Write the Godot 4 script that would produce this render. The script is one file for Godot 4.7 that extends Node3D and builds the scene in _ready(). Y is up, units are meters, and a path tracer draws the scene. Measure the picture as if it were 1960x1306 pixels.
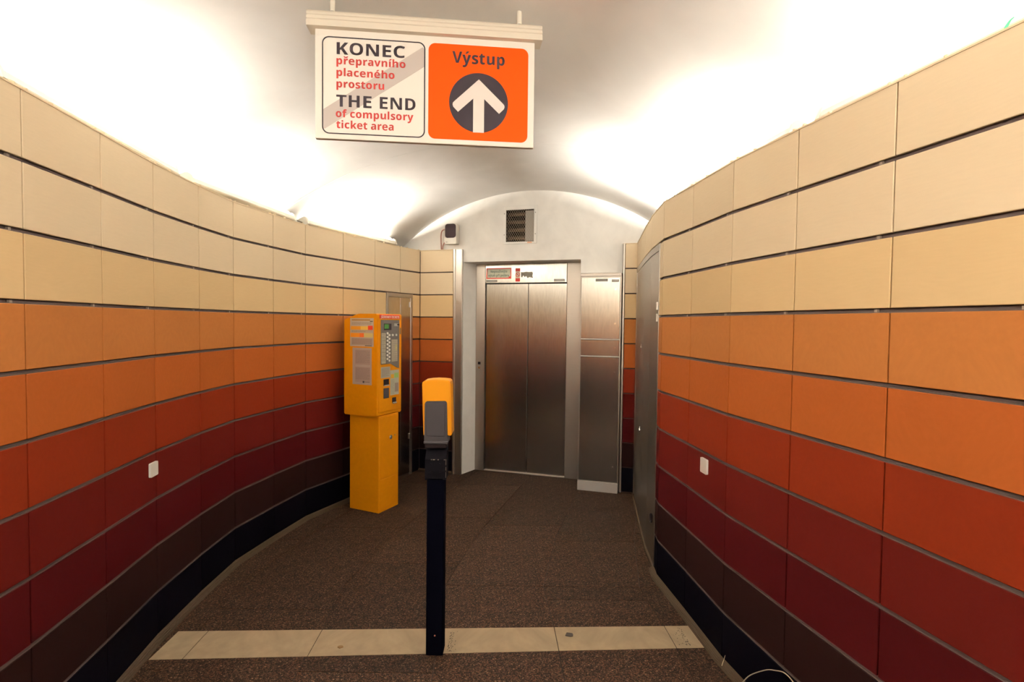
extends Node3D
# A short metro passage with banded tile cladding, a white vault lit from coves, a lift at its end.

const TOP := 2.506            # upper edge of the cladding
const ROW := 0.25             # height of one row of panels
var M := {}
var used := {}
var rng := RandomNumberGenerator.new()

# ------------------------------------------------------------------ small mesh helpers
func S() -> SurfaceTool:
	var st := SurfaceTool.new()
	st.begin(Mesh.PRIMITIVE_TRIANGLES)
	return st

func tri(st: SurfaceTool, a: Vector3, b: Vector3, c: Vector3, na: Vector3, nb: Vector3, nc: Vector3, ua := Vector2.ZERO, ub := Vector2.ZERO, uc := Vector2.ZERO) -> void:
	var g := (b - a).cross(c - a)
	if g.length_squared() < 1e-16:
		return
	var flip := g.dot(na + nb + nc) > 0.0
	st.set_normal(na); st.set_uv(ua); st.add_vertex(a)
	if flip:
		st.set_normal(nc); st.set_uv(uc); st.add_vertex(c)
		st.set_normal(nb); st.set_uv(ub); st.add_vertex(b)
	else:
		st.set_normal(nb); st.set_uv(ub); st.add_vertex(b)
		st.set_normal(nc); st.set_uv(uc); st.add_vertex(c)

func quad(st: SurfaceTool, a: Vector3, b: Vector3, c: Vector3, d: Vector3, n: Vector3) -> void:
	# a lower left, b lower right, c upper right, d upper left, seen from the side n points to
	tri(st, a, b, c, n, n, n, Vector2(0, 1), Vector2(1, 1), Vector2(1, 0))
	tri(st, a, c, d, n, n, n, Vector2(0, 1), Vector2(1, 0), Vector2(0, 0))

func box(st: SurfaceTool, lo: Vector3, hi: Vector3, bevel := 0.0, xf := Transform3D.IDENTITY) -> void:
	var c := (lo + hi) * 0.5
	var h := (hi - lo) * 0.5
	var b: float = min(bevel, min(h.x, min(h.y, h.z)) * 0.9)
	var bas := xf.basis
	for ax in 3:
		var u := (ax + 1) % 3
		var v := (ax + 2) % 3
		for sg in [-1.0, 1.0]:
			var n := Vector3.ZERO
			n[ax] = sg
			var p: Array[Vector3] = []
			for q in [[-1, -1], [1, -1], [1, 1], [-1, 1]]:
				var w := Vector3.ZERO
				w[ax] = sg * h[ax]
				w[u] = q[0] * (h[u] - b)
				w[v] = q[1] * (h[v] - b)
				p.append(xf * (c + w))
			quad(st, p[0], p[1], p[2], p[3], bas * n)
	if b <= 0.0:
		return
	for ax in 3:                      # the twelve chamfers run along ax
		var u := (ax + 1) % 3
		var v := (ax + 2) % 3
		for su in [-1.0, 1.0]:
			for sv in [-1.0, 1.0]:
				var n := Vector3.ZERO
				n[u] = su; n[v] = sv
				n = n.normalized()
				var p: Array[Vector3] = []
				for q in [[-1, 0], [1, 0], [1, 1], [-1, 1]]:
					var w := Vector3.ZERO
					w[ax] = q[0] * (h[ax] - b)
					w[u] = su * (h[u] - (b if q[1] == 1 else 0.0))
					w[v] = sv * (h[v] - (0.0 if q[1] == 1 else b))
					p.append(xf * (c + w))
				quad(st, p[0], p[1], p[2], p[3], bas * n)
	for sx in [-1.0, 1.0]:
		for sy in [-1.0, 1.0]:
			for sz in [-1.0, 1.0]:
				var s := Vector3(sx, sy, sz)
				var n := s.normalized()
				var p1 := Vector3(sx * h.x, sy * (h.y - b), sz * (h.z - b))
				var p2 := Vector3(sx * (h.x - b), sy * h.y, sz * (h.z - b))
				var p3 := Vector3(sx * (h.x - b), sy * (h.y - b), sz * h.z)
				tri(st, xf * (c + p1), xf * (c + p2), xf * (c + p3), bas * n, bas * n, bas * n)

func prism(st: SurfaceTool, poly: PackedVector2Array, z0: float, z1: float, xf := Transform3D.IDENTITY, smooth := false) -> void:
	# a polygon in xy drawn out along z
	var idx := Geometry2D.triangulate_polygon(poly)
	for zz in [[z0, -1.0], [z1, 1.0]]:
		var n: Vector3 = xf.basis * Vector3(0, 0, signf(z1 - z0) * zz[1])
		for k in range(0, idx.size(), 3):
			var q: Array[Vector3] = []
			for j in 3:
				q.append(xf * Vector3(poly[idx[k + j]].x, poly[idx[k + j]].y, zz[0]))
			tri(st, q[0], q[1], q[2], n, n, n)
	var ccw := not Geometry2D.is_polygon_clockwise(poly)
	var m := poly.size()
	var en: Array[Vector2] = []
	for i in m:
		var d := (poly[(i + 1) % m] - poly[i]).normalized()
		en.append(Vector2(d.y, -d.x) * (1.0 if ccw else -1.0))
	for i in m:
		var j := (i + 1) % m
		var na := en[i]
		var nb := en[i]
		if smooth:
			na = (en[i] + en[(i + m - 1) % m]).normalized()
			nb = (en[i] + en[j]).normalized()
		var n3a := xf.basis * Vector3(na.x, na.y, 0)
		var n3b := xf.basis * Vector3(nb.x, nb.y, 0)
		var a := xf * Vector3(poly[i].x, poly[i].y, z0)
		var b := xf * Vector3(poly[j].x, poly[j].y, z0)
		var c := xf * Vector3(poly[j].x, poly[j].y, z1)
		var d := xf * Vector3(poly[i].x, poly[i].y, z1)
		tri(st, a, b, c, n3a, n3b, n3b)
		tri(st, a, c, d, n3a, n3b, n3a)

func circle(r: float, k := 16, c := Vector2.ZERO) -> PackedVector2Array:
	var p := PackedVector2Array()
	for i in k:
		p.append(c + Vector2(cos(TAU * i / k), sin(TAU * i / k)) * r)
	return p

func rounded(x0: float, y0: float, x1: float, y1: float, r: float, k := 6, lower := true) -> PackedVector2Array:
	var p := PackedVector2Array()
	var cs := [[x1 - r, y1 - r, 0.0], [x0 + r, y1 - r, PI / 2], [x0 + r, y0 + r, PI], [x1 - r, y0 + r, 1.5 * PI]]
	for i in 4:
		if i >= 2 and not lower:
			p.append(Vector2(x0 if i == 2 else x1, y0))
			continue
		for j in k + 1:
			var a: float = cs[i][2] + PI / 2 * j / k
			p.append(Vector2(cs[i][0] + r * cos(a), cs[i][1] + r * sin(a)))
	return p

func tube(st: SurfaceTool, pts: Array, r0: float, r1 := -1.0, sides := 8) -> void:
	if r1 < 0.0:
		r1 = r0
	var n := pts.size()
	var up := Vector3.UP
	var rings := []
	for i in n:
		var t: Vector3 = (pts[min(i + 1, n - 1)] - pts[max(i - 1, 0)]).normalized()
		if absf(t.dot(up)) > 0.95:
			up = Vector3.RIGHT
		var x := t.cross(up).normalized()
		var y := x.cross(t).normalized()
		up = y
		var r := lerpf(r0, r1, float(i) / (n - 1))
		var ring := []
		for j in sides:
			var d := x * cos(TAU * j / sides) + y * sin(TAU * j / sides)
			ring.append([pts[i] + d * r, d])
		rings.append(ring)
	for i in n - 1:
		for j in sides:
			var k := (j + 1) % sides
			var a = rings[i][j]; var b = rings[i][k]; var c = rings[i + 1][k]; var d = rings[i + 1][j]
			tri(st, a[0], b[0], c[0], a[1], b[1], c[1])
			tri(st, a[0], c[0], d[0], a[1], c[1], d[1])
	for e in [[0, 1], [n - 1, n - 2]]:
		var nn: Vector3 = (pts[e[0]] - pts[e[1]]).normalized()
		for j in sides:
			tri(st, pts[e[0]], rings[e[0]][j][0], rings[e[0]][(j + 1) % sides][0], nn, nn, nn)

func curve(pts: Array, per := 6) -> Array:
	var out := []
	var n := pts.size()
	for i in n - 1:
		var p0 = pts[max(i - 1, 0)]; var p1 = pts[i]; var p2 = pts[i + 1]; var p3 = pts[min(i + 2, n - 1)]
		for j in per:
			out.append(p1.cubic_interpolate(p2, p0, p3, float(j) / per))
	out.append(pts[n - 1])
	return out

# ------------------------------------------------------------------ nodes
func numbered(called: String) -> String:
	if not used.has(called):
		used[called] = 0
		return called
	used[called] += 1
	return "%s_%03d" % [called, used[called]]

func mesh_node(called: String, mesh: Mesh, mat: Material, parent: Node) -> MeshInstance3D:
	var o := MeshInstance3D.new()
	o.name = numbered(called) if parent == self else called
	o.mesh = mesh
	if mat:
		for i in mesh.get_surface_count():
			o.set_surface_override_material(i, mat)
	o.cast_shadow = GeometryInstance3D.SHADOW_CASTING_SETTING_ON
	parent.add_child(o, true)
	return o

func obj(called: String, st: SurfaceTool, mat: Material, parent: Node = self) -> MeshInstance3D:
	return mesh_node(called, st.commit(), mat, parent)

func tag(o: Node, label: String, category: String, group := "") -> Node:
	o.set_meta("label", label)
	o.set_meta("category", category)
	if group:
		o.set_meta("group", group)
	return o

func thing(called: String, label: String, category: String, xf := Transform3D.IDENTITY, group := "") -> Node3D:
	var o := Node3D.new()
	o.name = numbered(called)
	add_child(o)
	o.transform = xf
	tag(o, label, category, group)
	return o

func structure(o: Node, label: String) -> Node:
	o.set_meta("kind", "structure")
	o.set_meta("label", label)
	return o

func stuff(o: Node) -> Node:
	o.set_meta("kind", "stuff")
	return o

func bx(called: String, lo: Vector3, hi: Vector3, mat: Material, parent: Node, bevel := 0.002) -> MeshInstance3D:
	var st := S()
	box(st, lo, hi, bevel)
	return obj(called, st, mat, parent)

# ------------------------------------------------------------------ materials
func lin(r: float, g: float, b: float) -> Color:      # a base colour given as linear values
	return Color(r, g, b).linear_to_srgb()

func mat(c: Color, rough := 0.6, metal := 0.0, spec := 0.5) -> StandardMaterial3D:
	var m := StandardMaterial3D.new()
	m.albedo_color = c
	m.roughness = rough
	m.metallic = metal
	m.metallic_specular = spec
	return m

func noise_image(size: int, freq: float, oct: int, sx := 1.0, sy := 1.0, sd := 1) -> Image:
	var f := FastNoiseLite.new()
	f.seed = sd
	f.noise_type = FastNoiseLite.TYPE_SIMPLEX
	f.frequency = freq
	f.fractal_octaves = oct
	var im := Image.create(size, size, false, Image.FORMAT_RGB8)
	for y in size:
		for x in size:
			# on a torus so that it repeats without a seam
			var a := TAU * x / size
			var b := TAU * y / size
			var v := f.get_noise_3d(cos(a) * 60.0 * sx + sin(b) * 60.0 * sy * 0.618, sin(a) * 60.0 * sx + 100.0, cos(b) * 60.0 * sy)
			var k := clampf(0.5 + 0.5 * v, 0.0, 1.0)
			im.set_pixel(x, y, Color(k, k, k))
	return im

func toned(im: Image, lo: float, hi: float) -> ImageTexture:
	var o := Image.create(im.get_width(), im.get_height(), false, Image.FORMAT_RGB8)
	for y in im.get_height():
		for x in im.get_width():
			var k := lerpf(lo, hi, im.get_pixel(x, y).r)
			o.set_pixel(x, y, Color(k, k, k))
	return ImageTexture.create_from_image(o)

func granite(sd: int, cols: Array, wts: Array) -> ImageTexture:
	var r := RandomNumberGenerator.new()
	r.seed = sd
	var n := 512
	var im := Image.create(n, n, false, Image.FORMAT_RGB8)
	im.fill(cols[0])
	for k in 15000:
		var t := r.randf()
		var i := 0
		while i < wts.size() - 1 and t > wts[i]:
			t -= wts[i]
			i += 1
		var c: Color = cols[i]
		var j := r.randf_range(0.82, 1.18)
		c = Color(c.r * j, c.g * j, c.b * j)
		var w := r.randi_range(3, 11)
		var h := r.randi_range(3, 11)
		im.fill_rect(Rect2i(r.randi_range(0, n - w), r.randi_range(0, n - h), w, h), c)
	return ImageTexture.create_from_image(im)

func tri_map(m: StandardMaterial3D, tex: Texture2D, per_metre: Vector3, world := true) -> StandardMaterial3D:
	m.albedo_texture = tex
	m.uv1_triplanar = true
	m.uv1_world_triplanar = world
	m.uv1_scale = per_metre
	return m

func paper(w: int, h: int, ground: Color, painter: Callable) -> StandardMaterial3D:
	var im := Image.create(w, h, false, Image.FORMAT_RGB8)
	im.fill(ground)
	painter.call(im)
	var m := mat(Color.WHITE, 0.55)
	m.albedo_texture = ImageTexture.create_from_image(im)
	return m

func lines(im: Image, x0: int, y0: int, x1: int, y1: int, step: int, thick: int, c: Color, sd: int) -> void:
	var r := RandomNumberGenerator.new()
	r.seed = sd
	var y := y0
	while y + thick <= y1:
		var x := x0
		var stop: int = x1 - (r.randi_range(0, int((x1 - x0) * 0.35)) if r.randf() < 0.3 else 0)
		while x < stop:
			var w := r.randi_range(4, 16)
			im.fill_rect(Rect2i(x, y, mini(w, stop - x), thick), c)
			x += w + 3
		y += step

func make_materials() -> void:
	var fine := noise_image(256, 0.05, 3, 1.0, 1.0, 3)
	var coarse := noise_image(256, 0.012, 4, 1.0, 1.0, 8)
	var streak := noise_image(256, 0.06, 3, 0.25, 2.2, 5)
	var t_fine := toned(fine, 0.95, 1.0)
	var t_coarse := toned(coarse, 0.87, 1.0)
	var t_streak := toned(streak, 0.978, 1.0)
	# plaster
	M.vault = tri_map(mat(lin(0.885, 0.862, 0.825), 0.9), toned(coarse, 0.94, 1.0), Vector3.ONE * 0.55)
	M.plaster = tri_map(mat(lin(0.86, 0.83, 0.775), 0.9), toned(coarse, 0.93, 1.0), Vector3.ONE * 1.3)
	# the ten rows of cladding, top to bottom
	var rows := [
		[0.72, 0.575, 0.385], [0.72, 0.575, 0.385], [0.67, 0.475, 0.25],
		[0.41, 0.146, 0.038], [0.33, 0.080, 0.0165], [0.142, 0.0150, 0.0042],
		[0.050, 0.0046, 0.0030], [0.025, 0.0024, 0.0024], [0.0085, 0.0032, 0.0027], [0.0016, 0.0012, 0.0022]]
	M.rows = []
	for r in rows.size():
		var two := []
		for v in 2:
			var k := 1.0 if v == 0 else 0.955
			var c: Array = rows[r]
			var m := mat(lin(c[0] * k, c[1] * k, c[2] * k), 0.58, 0.0, 0.14 if r < 6 else 0.07)
			tri_map(m, t_streak if r < 3 else t_fine, Vector3.ONE * 2.2)
			two.append(m)
		M.rows.append(two)
	M.backing = mat(lin(0.050, 0.030, 0.024), 0.85)
	M.lip = mat(lin(0.075, 0.050, 0.042), 0.7, 0.0, 0.25)
	M.clip = mat(lin(0.22, 0.17, 0.13), 0.5, 0.3)
	M.skirting = tri_map(mat(lin(0.060, 0.038, 0.022), 0.7, 0.0, 0.25), t_fine, Vector3.ONE * 3.0)
	# floor
	var brown := [Color(0.225, 0.160, 0.117), Color(0.135, 0.094, 0.070), Color(0.300, 0.195, 0.140), Color(0.080, 0.058, 0.047), Color(0.40, 0.31, 0.235)]
	M.paver = []
	for v in 4:
		var k: float = [0.92, 0.86, 0.89, 0.82][v]
		M.paver.append(tri_map(mat(Color(k, k, k), 0.65, 0.0, 0.18), granite(20 + (v % 2), brown, [0.2, 0.32, 0.22, 0.18, 0.08]), Vector3.ONE * 2.6))
	M.mortar = mat(lin(0.022, 0.017, 0.013), 0.95)
	M.stripe = tri_map(mat(lin(0.33, 0.24, 0.14), 0.7), toned(noise_image(256, 0.02, 5, 1.0, 1.0, 12), 0.84, 1.0), Vector3.ONE * 1.4)
	M.dirt = mat(lin(0.035, 0.025, 0.018), 0.9)
	M.leaf = mat(lin(0.20, 0.11, 0.04), 0.8)
	# metals
	M.steel = tri_map(mat(lin(0.54, 0.50, 0.455), 0.21, 1.0), toned(noise_image(256, 0.05, 3, 1.6, 0.3, 31), 0.86, 1.0), Vector3.ONE * 1.5)
	M.steel_soft = tri_map(mat(lin(0.50, 0.455, 0.405), 0.36, 1.0), t_streak, Vector3.ONE * 1.5)
	M.steel_bright = tri_map(mat(lin(0.60, 0.545, 0.485), 0.19, 1.0), toned(noise_image(256, 0.05, 3, 1.6, 0.3, 33), 0.90, 1.0), Vector3.ONE * 1.5)
	M.aluminium = mat(lin(0.66, 0.62, 0.56), 0.38, 1.0)
	M.kick = mat(lin(0.46, 0.43, 0.40), 0.55, 0.4)
	M.chrome = mat(lin(0.75, 0.73, 0.70), 0.15, 1.0)
	M.strip = mat(lin(0.62, 0.58, 0.52), 0.5, 0.2)  # cabinet joints: bright edge highlight painted as a pale base colour
	M.gap = mat(lin(0.012, 0.010, 0.009), 0.9)
	# plastics and paints
	M.yellow = tri_map(mat(lin(0.70, 0.245, 0.002), 0.45, 0.0, 0.3), t_fine, Vector3.ONE * 1.2)
	M.yellow_box = mat(lin(0.72, 0.275, 0.004), 0.4, 0.0, 0.35)
	M.black = mat(lin(0.0012, 0.0012, 0.0030), 0.75, 0.0, 0.06)
	M.black_worn = tri_map(mat(lin(0.0035, 0.0030, 0.0040), 0.75, 0.0, 0.10), t_fine, Vector3.ONE * 5.0)
	M.chip = mat(lin(0.30, 0.24, 0.17), 0.7)
	M.grey_plastic = mat(lin(0.036, 0.031, 0.032), 0.7, 0.0, 0.15)
	M.dark_plastic = mat(lin(0.012, 0.008, 0.008), 0.75, 0.0, 0.08)
	M.panel_grey = mat(lin(0.11, 0.095, 0.080), 0.6, 0.0, 0.3)
	M.white = mat(lin(0.76, 0.72, 0.64), 0.45)
	M.white_paint = mat(lin(0.78, 0.73, 0.62), 0.5)
	M.sign_white = mat(lin(0.79, 0.745, 0.67), 0.6, 0.0, 0.3)
	M.sign_cream = mat(lin(0.70, 0.635, 0.53), 0.6, 0.0, 0.3)
	M.sign_black = mat(lin(0.020, 0.014, 0.017), 0.7, 0.0, 0.25)
	M.sign_red = mat(lin(0.43, 0.046, 0.038), 0.7, 0.0, 0.25)
	M.sign_grey = mat(lin(0.50, 0.445, 0.41), 0.6, 0.0, 0.3)
	M.sign_orange = mat(lin(0.92, 0.088, 0.003), 0.7, 0.0, 0.25)
	M.arrow = mat(lin(0.74, 0.665, 0.61), 0.6, 0.0, 0.3)
	M.label_red = mat(lin(0.60, 0.035, 0.025), 0.5)
	M.label_green = mat(lin(0.030, 0.075, 0.045), 0.5)
	M.label_pale = mat(lin(0.62, 0.60, 0.46), 0.55)
	M.screen = mat(lin(0.05, 0.17, 0.03), 0.25)
	M.cable = mat(lin(0.26, 0.085, 0.05), 0.6)
	M.wire = mat(lin(0.50, 0.40, 0.27), 0.6)
	M.green = mat(lin(0.06, 0.62, 0.25), 0.5)
	M.vent_dark = mat(lin(0.014, 0.009, 0.007), 0.95, 0.0, 0.1)
	M.vent_slat = mat(lin(0.085, 0.055, 0.035), 0.8, 0.0, 0.2)
	M.vent_grey = mat(lin(0.36, 0.33, 0.29), 0.7)
	M.mesh_wire = mat(lin(0.34, 0.27, 0.20), 0.5, 0.5)
	M.sticker = mat(lin(0.75, 0.42, 0.27), 0.6)
	M.torn = mat(lin(0.17, 0.15, 0.115), 0.8)
	# lamp cover: gives off light
	M.glow = mat(Color(0.95, 0.93, 0.88), 0.4)
	M.glow.emission_enabled = true
	M.glow.emission = Color(1.0, 0.975, 0.925)
	M.glow.emission_energy_multiplier = 4.0

# ------------------------------------------------------------------ where the walls run (x, z), nearest first
var left_pts := [Vector2(-1.13, 1.15), Vector2(-1.25, 0.72), Vector2(-1.36, 0.29), Vector2(-1.46, -0.14), Vector2(-1.55, -0.58), Vector2(-1.63, -1.02), Vector2(-1.69, -1.465),
	Vector2(-1.733, -1.908), Vector2(-1.795, -2.351), Vector2(-1.861, -2.79), Vector2(-1.895, -3.25), Vector2(-1.906, -3.67), Vector2(-1.831, -4.113),
	Vector2(-1.747, -4.532), Vector2(-1.562, -4.955), Vector2(-1.38, -5.386), Vector2(-1.21, -5.789), Vector2(-1.046, -6.072)]
var right_pts := [Vector2(2.03, 1.21), Vector2(1.895, 0.79), Vector2(1.77, 0.37), Vector2(1.655, -0.05), Vector2(1.545, -0.48), Vector2(1.442, -0.91), Vector2(1.345, -1.345),
	Vector2(1.252, -1.781), Vector2(1.161, -2.215), Vector2(1.076, -2.651), Vector2(1.033, -3.104), Vector2(0.987, -3.534), Vector2(1.03, -4.0),
	Vector2(1.095, -4.46), Vector2(1.165, -4.90), Vector2(1.234, -5.345)]
var left_back := [Vector2(1.6, 5.6), Vector2(0.6, 4.3), Vector2(-0.25, 3.05), Vector2(-0.75, 2.1)]      # the passage behind the camera
var right_back := [Vector2(4.6, 4.6), Vector2(3.7, 3.6), Vector2(2.9, 2.7), Vector2(2.4, 1.95)]

func offset(pts: Array, d: float) -> Array:         # a line shifted d to its left (seen from above, -z forward is up)
	var out := []
	var n := pts.size()
	for i in n:
		var t: Vector2 = (pts[min(i + 1, n - 1)] - pts[max(i - 1, 0)]).normalized()
		out.append(pts[i] + Vector2(t.y, -t.x) * d)
	return out

func strip_wall(st: SurfaceTool, pts: Array, side: float, d0: float, d1: float, y0: float, y1: float) -> void:
	# solid band between the line shifted by d0 and by d1 away from the passage; side -1 left wall, 1 right wall
	var a := offset(pts, d0 * -side)
	var b := offset(pts, d1 * -side)
	var n := pts.size()
	for i in n - 1:
		var a0 := Vector3(a[i].x, 0, a[i].y); var a1 := Vector3(a[i + 1].x, 0, a[i + 1].y)
		var b0 := Vector3(b[i].x, 0, b[i].y); var b1 := Vector3(b[i + 1].x, 0, b[i + 1].y)
		var lo := Vector3(0, y0, 0); var hi := Vector3(0, y1, 0)
		var nn := (a0 - b0 + a1 - b1).normalized()
		quad(st, a0 + lo, a1 + lo, a1 + hi, a0 + hi, nn)
		quad(st, b0 + lo, b1 + lo, b1 + hi, b0 + hi, -nn)
		quad(st, a0 + hi, a1 + hi, b1 + hi, b0 + hi, Vector3.UP)
		quad(st, a0 + lo, a1 + lo, b1 + lo, b0 + lo, Vector3.DOWN)
	for e in [0, n - 1]:
		var p0 := Vector3(a[e].x, y0, a[e].y); var p1 := Vector3(b[e].x, y0, b[e].y)
		var f: int = 1 if e == 0 else n - 2
		var out2: Vector2 = (pts[e] - pts[f]).normalized()
		quad(st, p0, p1, p1 + Vector3(0, y1 - y0, 0), p0 + Vector3(0, y1 - y0, 0), Vector3(out2.x, 0, out2.y))

func facet(p: Vector2, q: Vector2, side: float) -> Transform3D:
	# origin at the wall's foot, x along the wall, z into the passage; p near, q far
	var d := (q - p).normalized()
	var x := Vector3(d.x, 0, d.y) * (-side)
	var o := p if side < 0.0 else q
	return Transform3D(Basis(x, Vector3.UP, x.cross(Vector3.UP)), Vector3(o.x, 0, o.y))

func tile_column(parent: Node, p: Vector2, q: Vector2, side: float, from_row := 0, to_row := 9) -> void:
	var xf := facet(p, q, side)
	var w := p.distance_to(q)
	var g := 0.0028
	var full: ArrayMesh = null
	for r in range(from_row, to_row + 1):
		var y1 := TOP - r * ROW - (0.004 if r == 0 else 0.008)
		var y0 := TOP - (r + 1) * ROW + 0.008
		if r == 9:
			y0 = 0.012
		var mesh: ArrayMesh = full
		if r == 0 or r == 9 or full == null:
			var st := S()
			box(st, Vector3(g, 0, -0.016), Vector3(w - g, y1 - y0, 0), 0.0018)
			mesh = st.commit()
			if r > 0 and r < 9:
				full = mesh
		var o := mesh_node("plinth_tile" if r == 9 else "wall_tile", mesh, M.rows[r][0 if rng.randf() < 0.6 else 1], parent)
		o.transform = xf * Transform3D(Basis.IDENTITY, Vector3(0, y0, 0))

func joint_rails(pts: Array, side: float, rows: Array, parent: Node) -> void:
	# the folded lower lips of the horizontal joints
	var st := S()
	for r in rows:
		strip_wall(st, pts, side, 0.004, 0.012, TOP - r * ROW - 0.009, TOP - r * ROW - 0.0045)
	obj("joint_lip", st, M.lip, parent)

# ------------------------------------------------------------------ the end frame: s along the end wall, d towards the passage
const END_A := Vector3(-0.659, 0, -5.957)
func end_xf(s := 0.0, d := 0.0, y := 0.0) -> Transform3D:
	var a := deg_to_rad(17.0)
	var b := Basis(Vector3(cos(a), 0, sin(a)), Vector3.UP, Vector3(-sin(a), 0, cos(a)))
	return Transform3D(b, END_A + b * Vector3(s, y, d))

# ------------------------------------------------------------------ lettering
var font_bold: SystemFont
var base_y := 0.0
var cap_h := 1.0
func text_mesh(t: String) -> TextMesh:
	var m := TextMesh.new()
	m.text = t
	m.font = font_bold
	m.font_size = 64
	m.pixel_size = 0.01
	m.depth = 0.02
	m.curve_step = 1.5
	m.horizontal_alignment = HORIZONTAL_ALIGNMENT_LEFT
	m.vertical_alignment = VERTICAL_ALIGNMENT_CENTER
	return m

func lettering(t: String, x0: float, x1: float, baseline: float, cap: float, z: float, material: Material, parent: Node, called := "lettering") -> void:
	if font_bold == null:
		font_bold = SystemFont.new()
		font_bold.font_names = PackedStringArray(["Droid Sans"])
		font_bold.font_weight = 700
		var h := text_mesh("H").get_aabb()
		base_y = h.position.y
		cap_h = h.size.y
	var m := text_mesh(t)
	var bb := m.get_aabb()
	var sx := (x1 - x0) / bb.size.x
	var sy := cap / cap_h
	var o := mesh_node(called, m, material, parent)
	o.transform = Transform3D(Basis(Vector3(sx, 0, 0), Vector3(0, sy, 0), Vector3(0, 0, 0.03)), Vector3(x0 - bb.position.x * sx, baseline - base_y * sy, z))

# ------------------------------------------------------------------ lamps
func cove_lamp(p: Vector2, q: Vector2, side: float, label: String) -> void:
	# p, q: ends of the fitting on the ledge; lies along the wall
	var d := (q - p).normalized()
	var len := p.distance_to(q)
	var x := Vector3(d.x, 0, d.y)
	var z := x.cross(Vector3.UP)
	var c := (p + q) * 0.5
	var t := thing("cove_lamp", label, "lamp", Transform3D(Basis(x, Vector3.UP, z), Vector3(c.x, 2.44, c.y)), "long cove lamps on the wall ledges")
	var hl := len * 0.5
	# the fitting leans towards the vault behind it
	var pivot := Vector3(0, 0.11, 0)
	var lean := Transform3D(Basis(Vector3.RIGHT, deg_to_rad(LAMP_LEAN + (3.0 if side > 0.0 else 0.0) - (4.0 if c.y < -3.8 else 0.0)) * side), pivot) * Transform3D(Basis.IDENTITY, -pivot)
	var tray := bx("tray", Vector3(-hl + 0.01, 0.075, -0.055), Vector3(hl - 0.01, 0.115, 0.055), M.white_paint, t, 0.006)
	tray.transform = lean
	for sx in [-1.0, 1.0]:
		bx("bracket", Vector3(sx * hl * 0.6 - 0.02, -0.04, -0.03), Vector3(sx * hl * 0.6 + 0.02, 0.076, 0.03), M.clip, t, 0.002)
	# opal cover: half round with rounded ends
	var st := S()
	var prof := []
	for i in 9:
		var a := PI * i / 8.0
		prof.append(Vector2(cos(a) * 0.05, 0.116 + sin(a) * 0.052))
	var ends := [[-hl + 0.012, 0.35], [-hl + 0.025, 0.75], [-hl + 0.055, 1.0], [hl - 0.055, 1.0], [hl - 0.025, 0.75], [hl - 0.012, 0.35]]
	for e in ends.size() - 1:
		for i in 8:
			var q4: Array[Vector3] = []
			var n4: Array[Vector3] = []
			for w in [[e, i], [e, i + 1], [e + 1, i + 1], [e + 1, i]]:
				var k: float = ends[w[0]][1]
				var pp: Vector2 = prof[w[1]]
				q4.append(Vector3(ends[w[0]][0], 0.116 + (pp.y - 0.116) * k, pp.x * k))
				n4.append(Vector3(0, pp.y - 0.116, pp.x).normalized())
			tri(st, q4[0], q4[1], q4[2], n4[0], n4[1], n4[2])
			tri(st, q4[0], q4[2], q4[3], n4[0], n4[2], n4[3])
	obj("diffuser", st, M.glow, t).transform = lean
	for sx in [-1.0, 1.0]:
		var ec := S()
		prism(ec, rounded(-0.055, 0.076, 0.055, 0.150, 0.030, 6, false), sx * hl - 0.010, sx * hl + 0.010, Transform3D(Basis(Vector3(0, 0, 1), Vector3(0, 1, 0), Vector3(1, 0, 0)), Vector3.ZERO))
		obj("end_cap", ec, M.white_paint, t).transform = lean
	var l := AreaLight3D.new()
	l.name = "cove_light"
	l.area_size = Vector2(len - (0.58 if side > 0.0 else 0.48), 0.085)
	l.light_color = LAMP_COLOUR
	l.light_energy = LAMP_ENERGY * len * (1.08 if side > 0.0 else 1.0) * (1.12 if c.y < -3.8 else 1.0)
	l.area_range = 12.0
	l.area_attenuation = 2.0
	l.shadow_enabled = true
	t.add_child(l)
	l.transform = lean * Transform3D(Basis(Vector3.RIGHT, PI / 2), Vector3(0, 0.178, 0))

const LAMP_COLOUR := Color(1.0, 0.985, 0.945)
const LAMP_ENERGY := 14.8
const FILL_ENERGY := 3.6
const EXPOSURE := 1.0
const LAMP_LEAN := 22.0

func at_z(pts: Array, z: float) -> Vector2:
	for i in pts.size() - 1:
		var a: Vector2 = pts[i]; var b: Vector2 = pts[i + 1]
		if (a.y - z) * (b.y - z) <= 0.0 and a.y != b.y:
			return a.lerp(b, (z - a.y) / (b.y - a.y))
	return pts[pts.size() - 1]

# ------------------------------------------------------------------ build
func _ready() -> void:
	rng.seed = 7
	var cam := Camera3D.new()
	cam.name = "camera"
	add_child(cam)
	cam.position = Vector3(0, 1.70, 0)
	cam.rotation_degrees = Vector3(-1.924, 0, 0.645)
	cam.fov = 64.97
	cam.near = 0.05
	cam.far = 60.0
	cam.current = true
	var env := Environment.new()
	env.background_mode = Environment.BG_COLOR
	env.background_color = Color.BLACK
	env.tonemap_mode = Environment.TONE_MAPPER_LINEAR
	env.tonemap_exposure = EXPOSURE
	env.sdfgi_enabled = true
	env.ssao_enabled = true
	env.ssil_enabled = true
	var we := WorldEnvironment.new()
	we.environment = env
	add_child(we)
	make_materials()
	build_floor()
	build_walls()
	build_end()
	build_ceiling()
	build_lamps()
	build_lift()
	build_cabinet()
	build_doors()
	build_sign()
	build_ticket_machine()
	build_validator()
	build_small()

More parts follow.
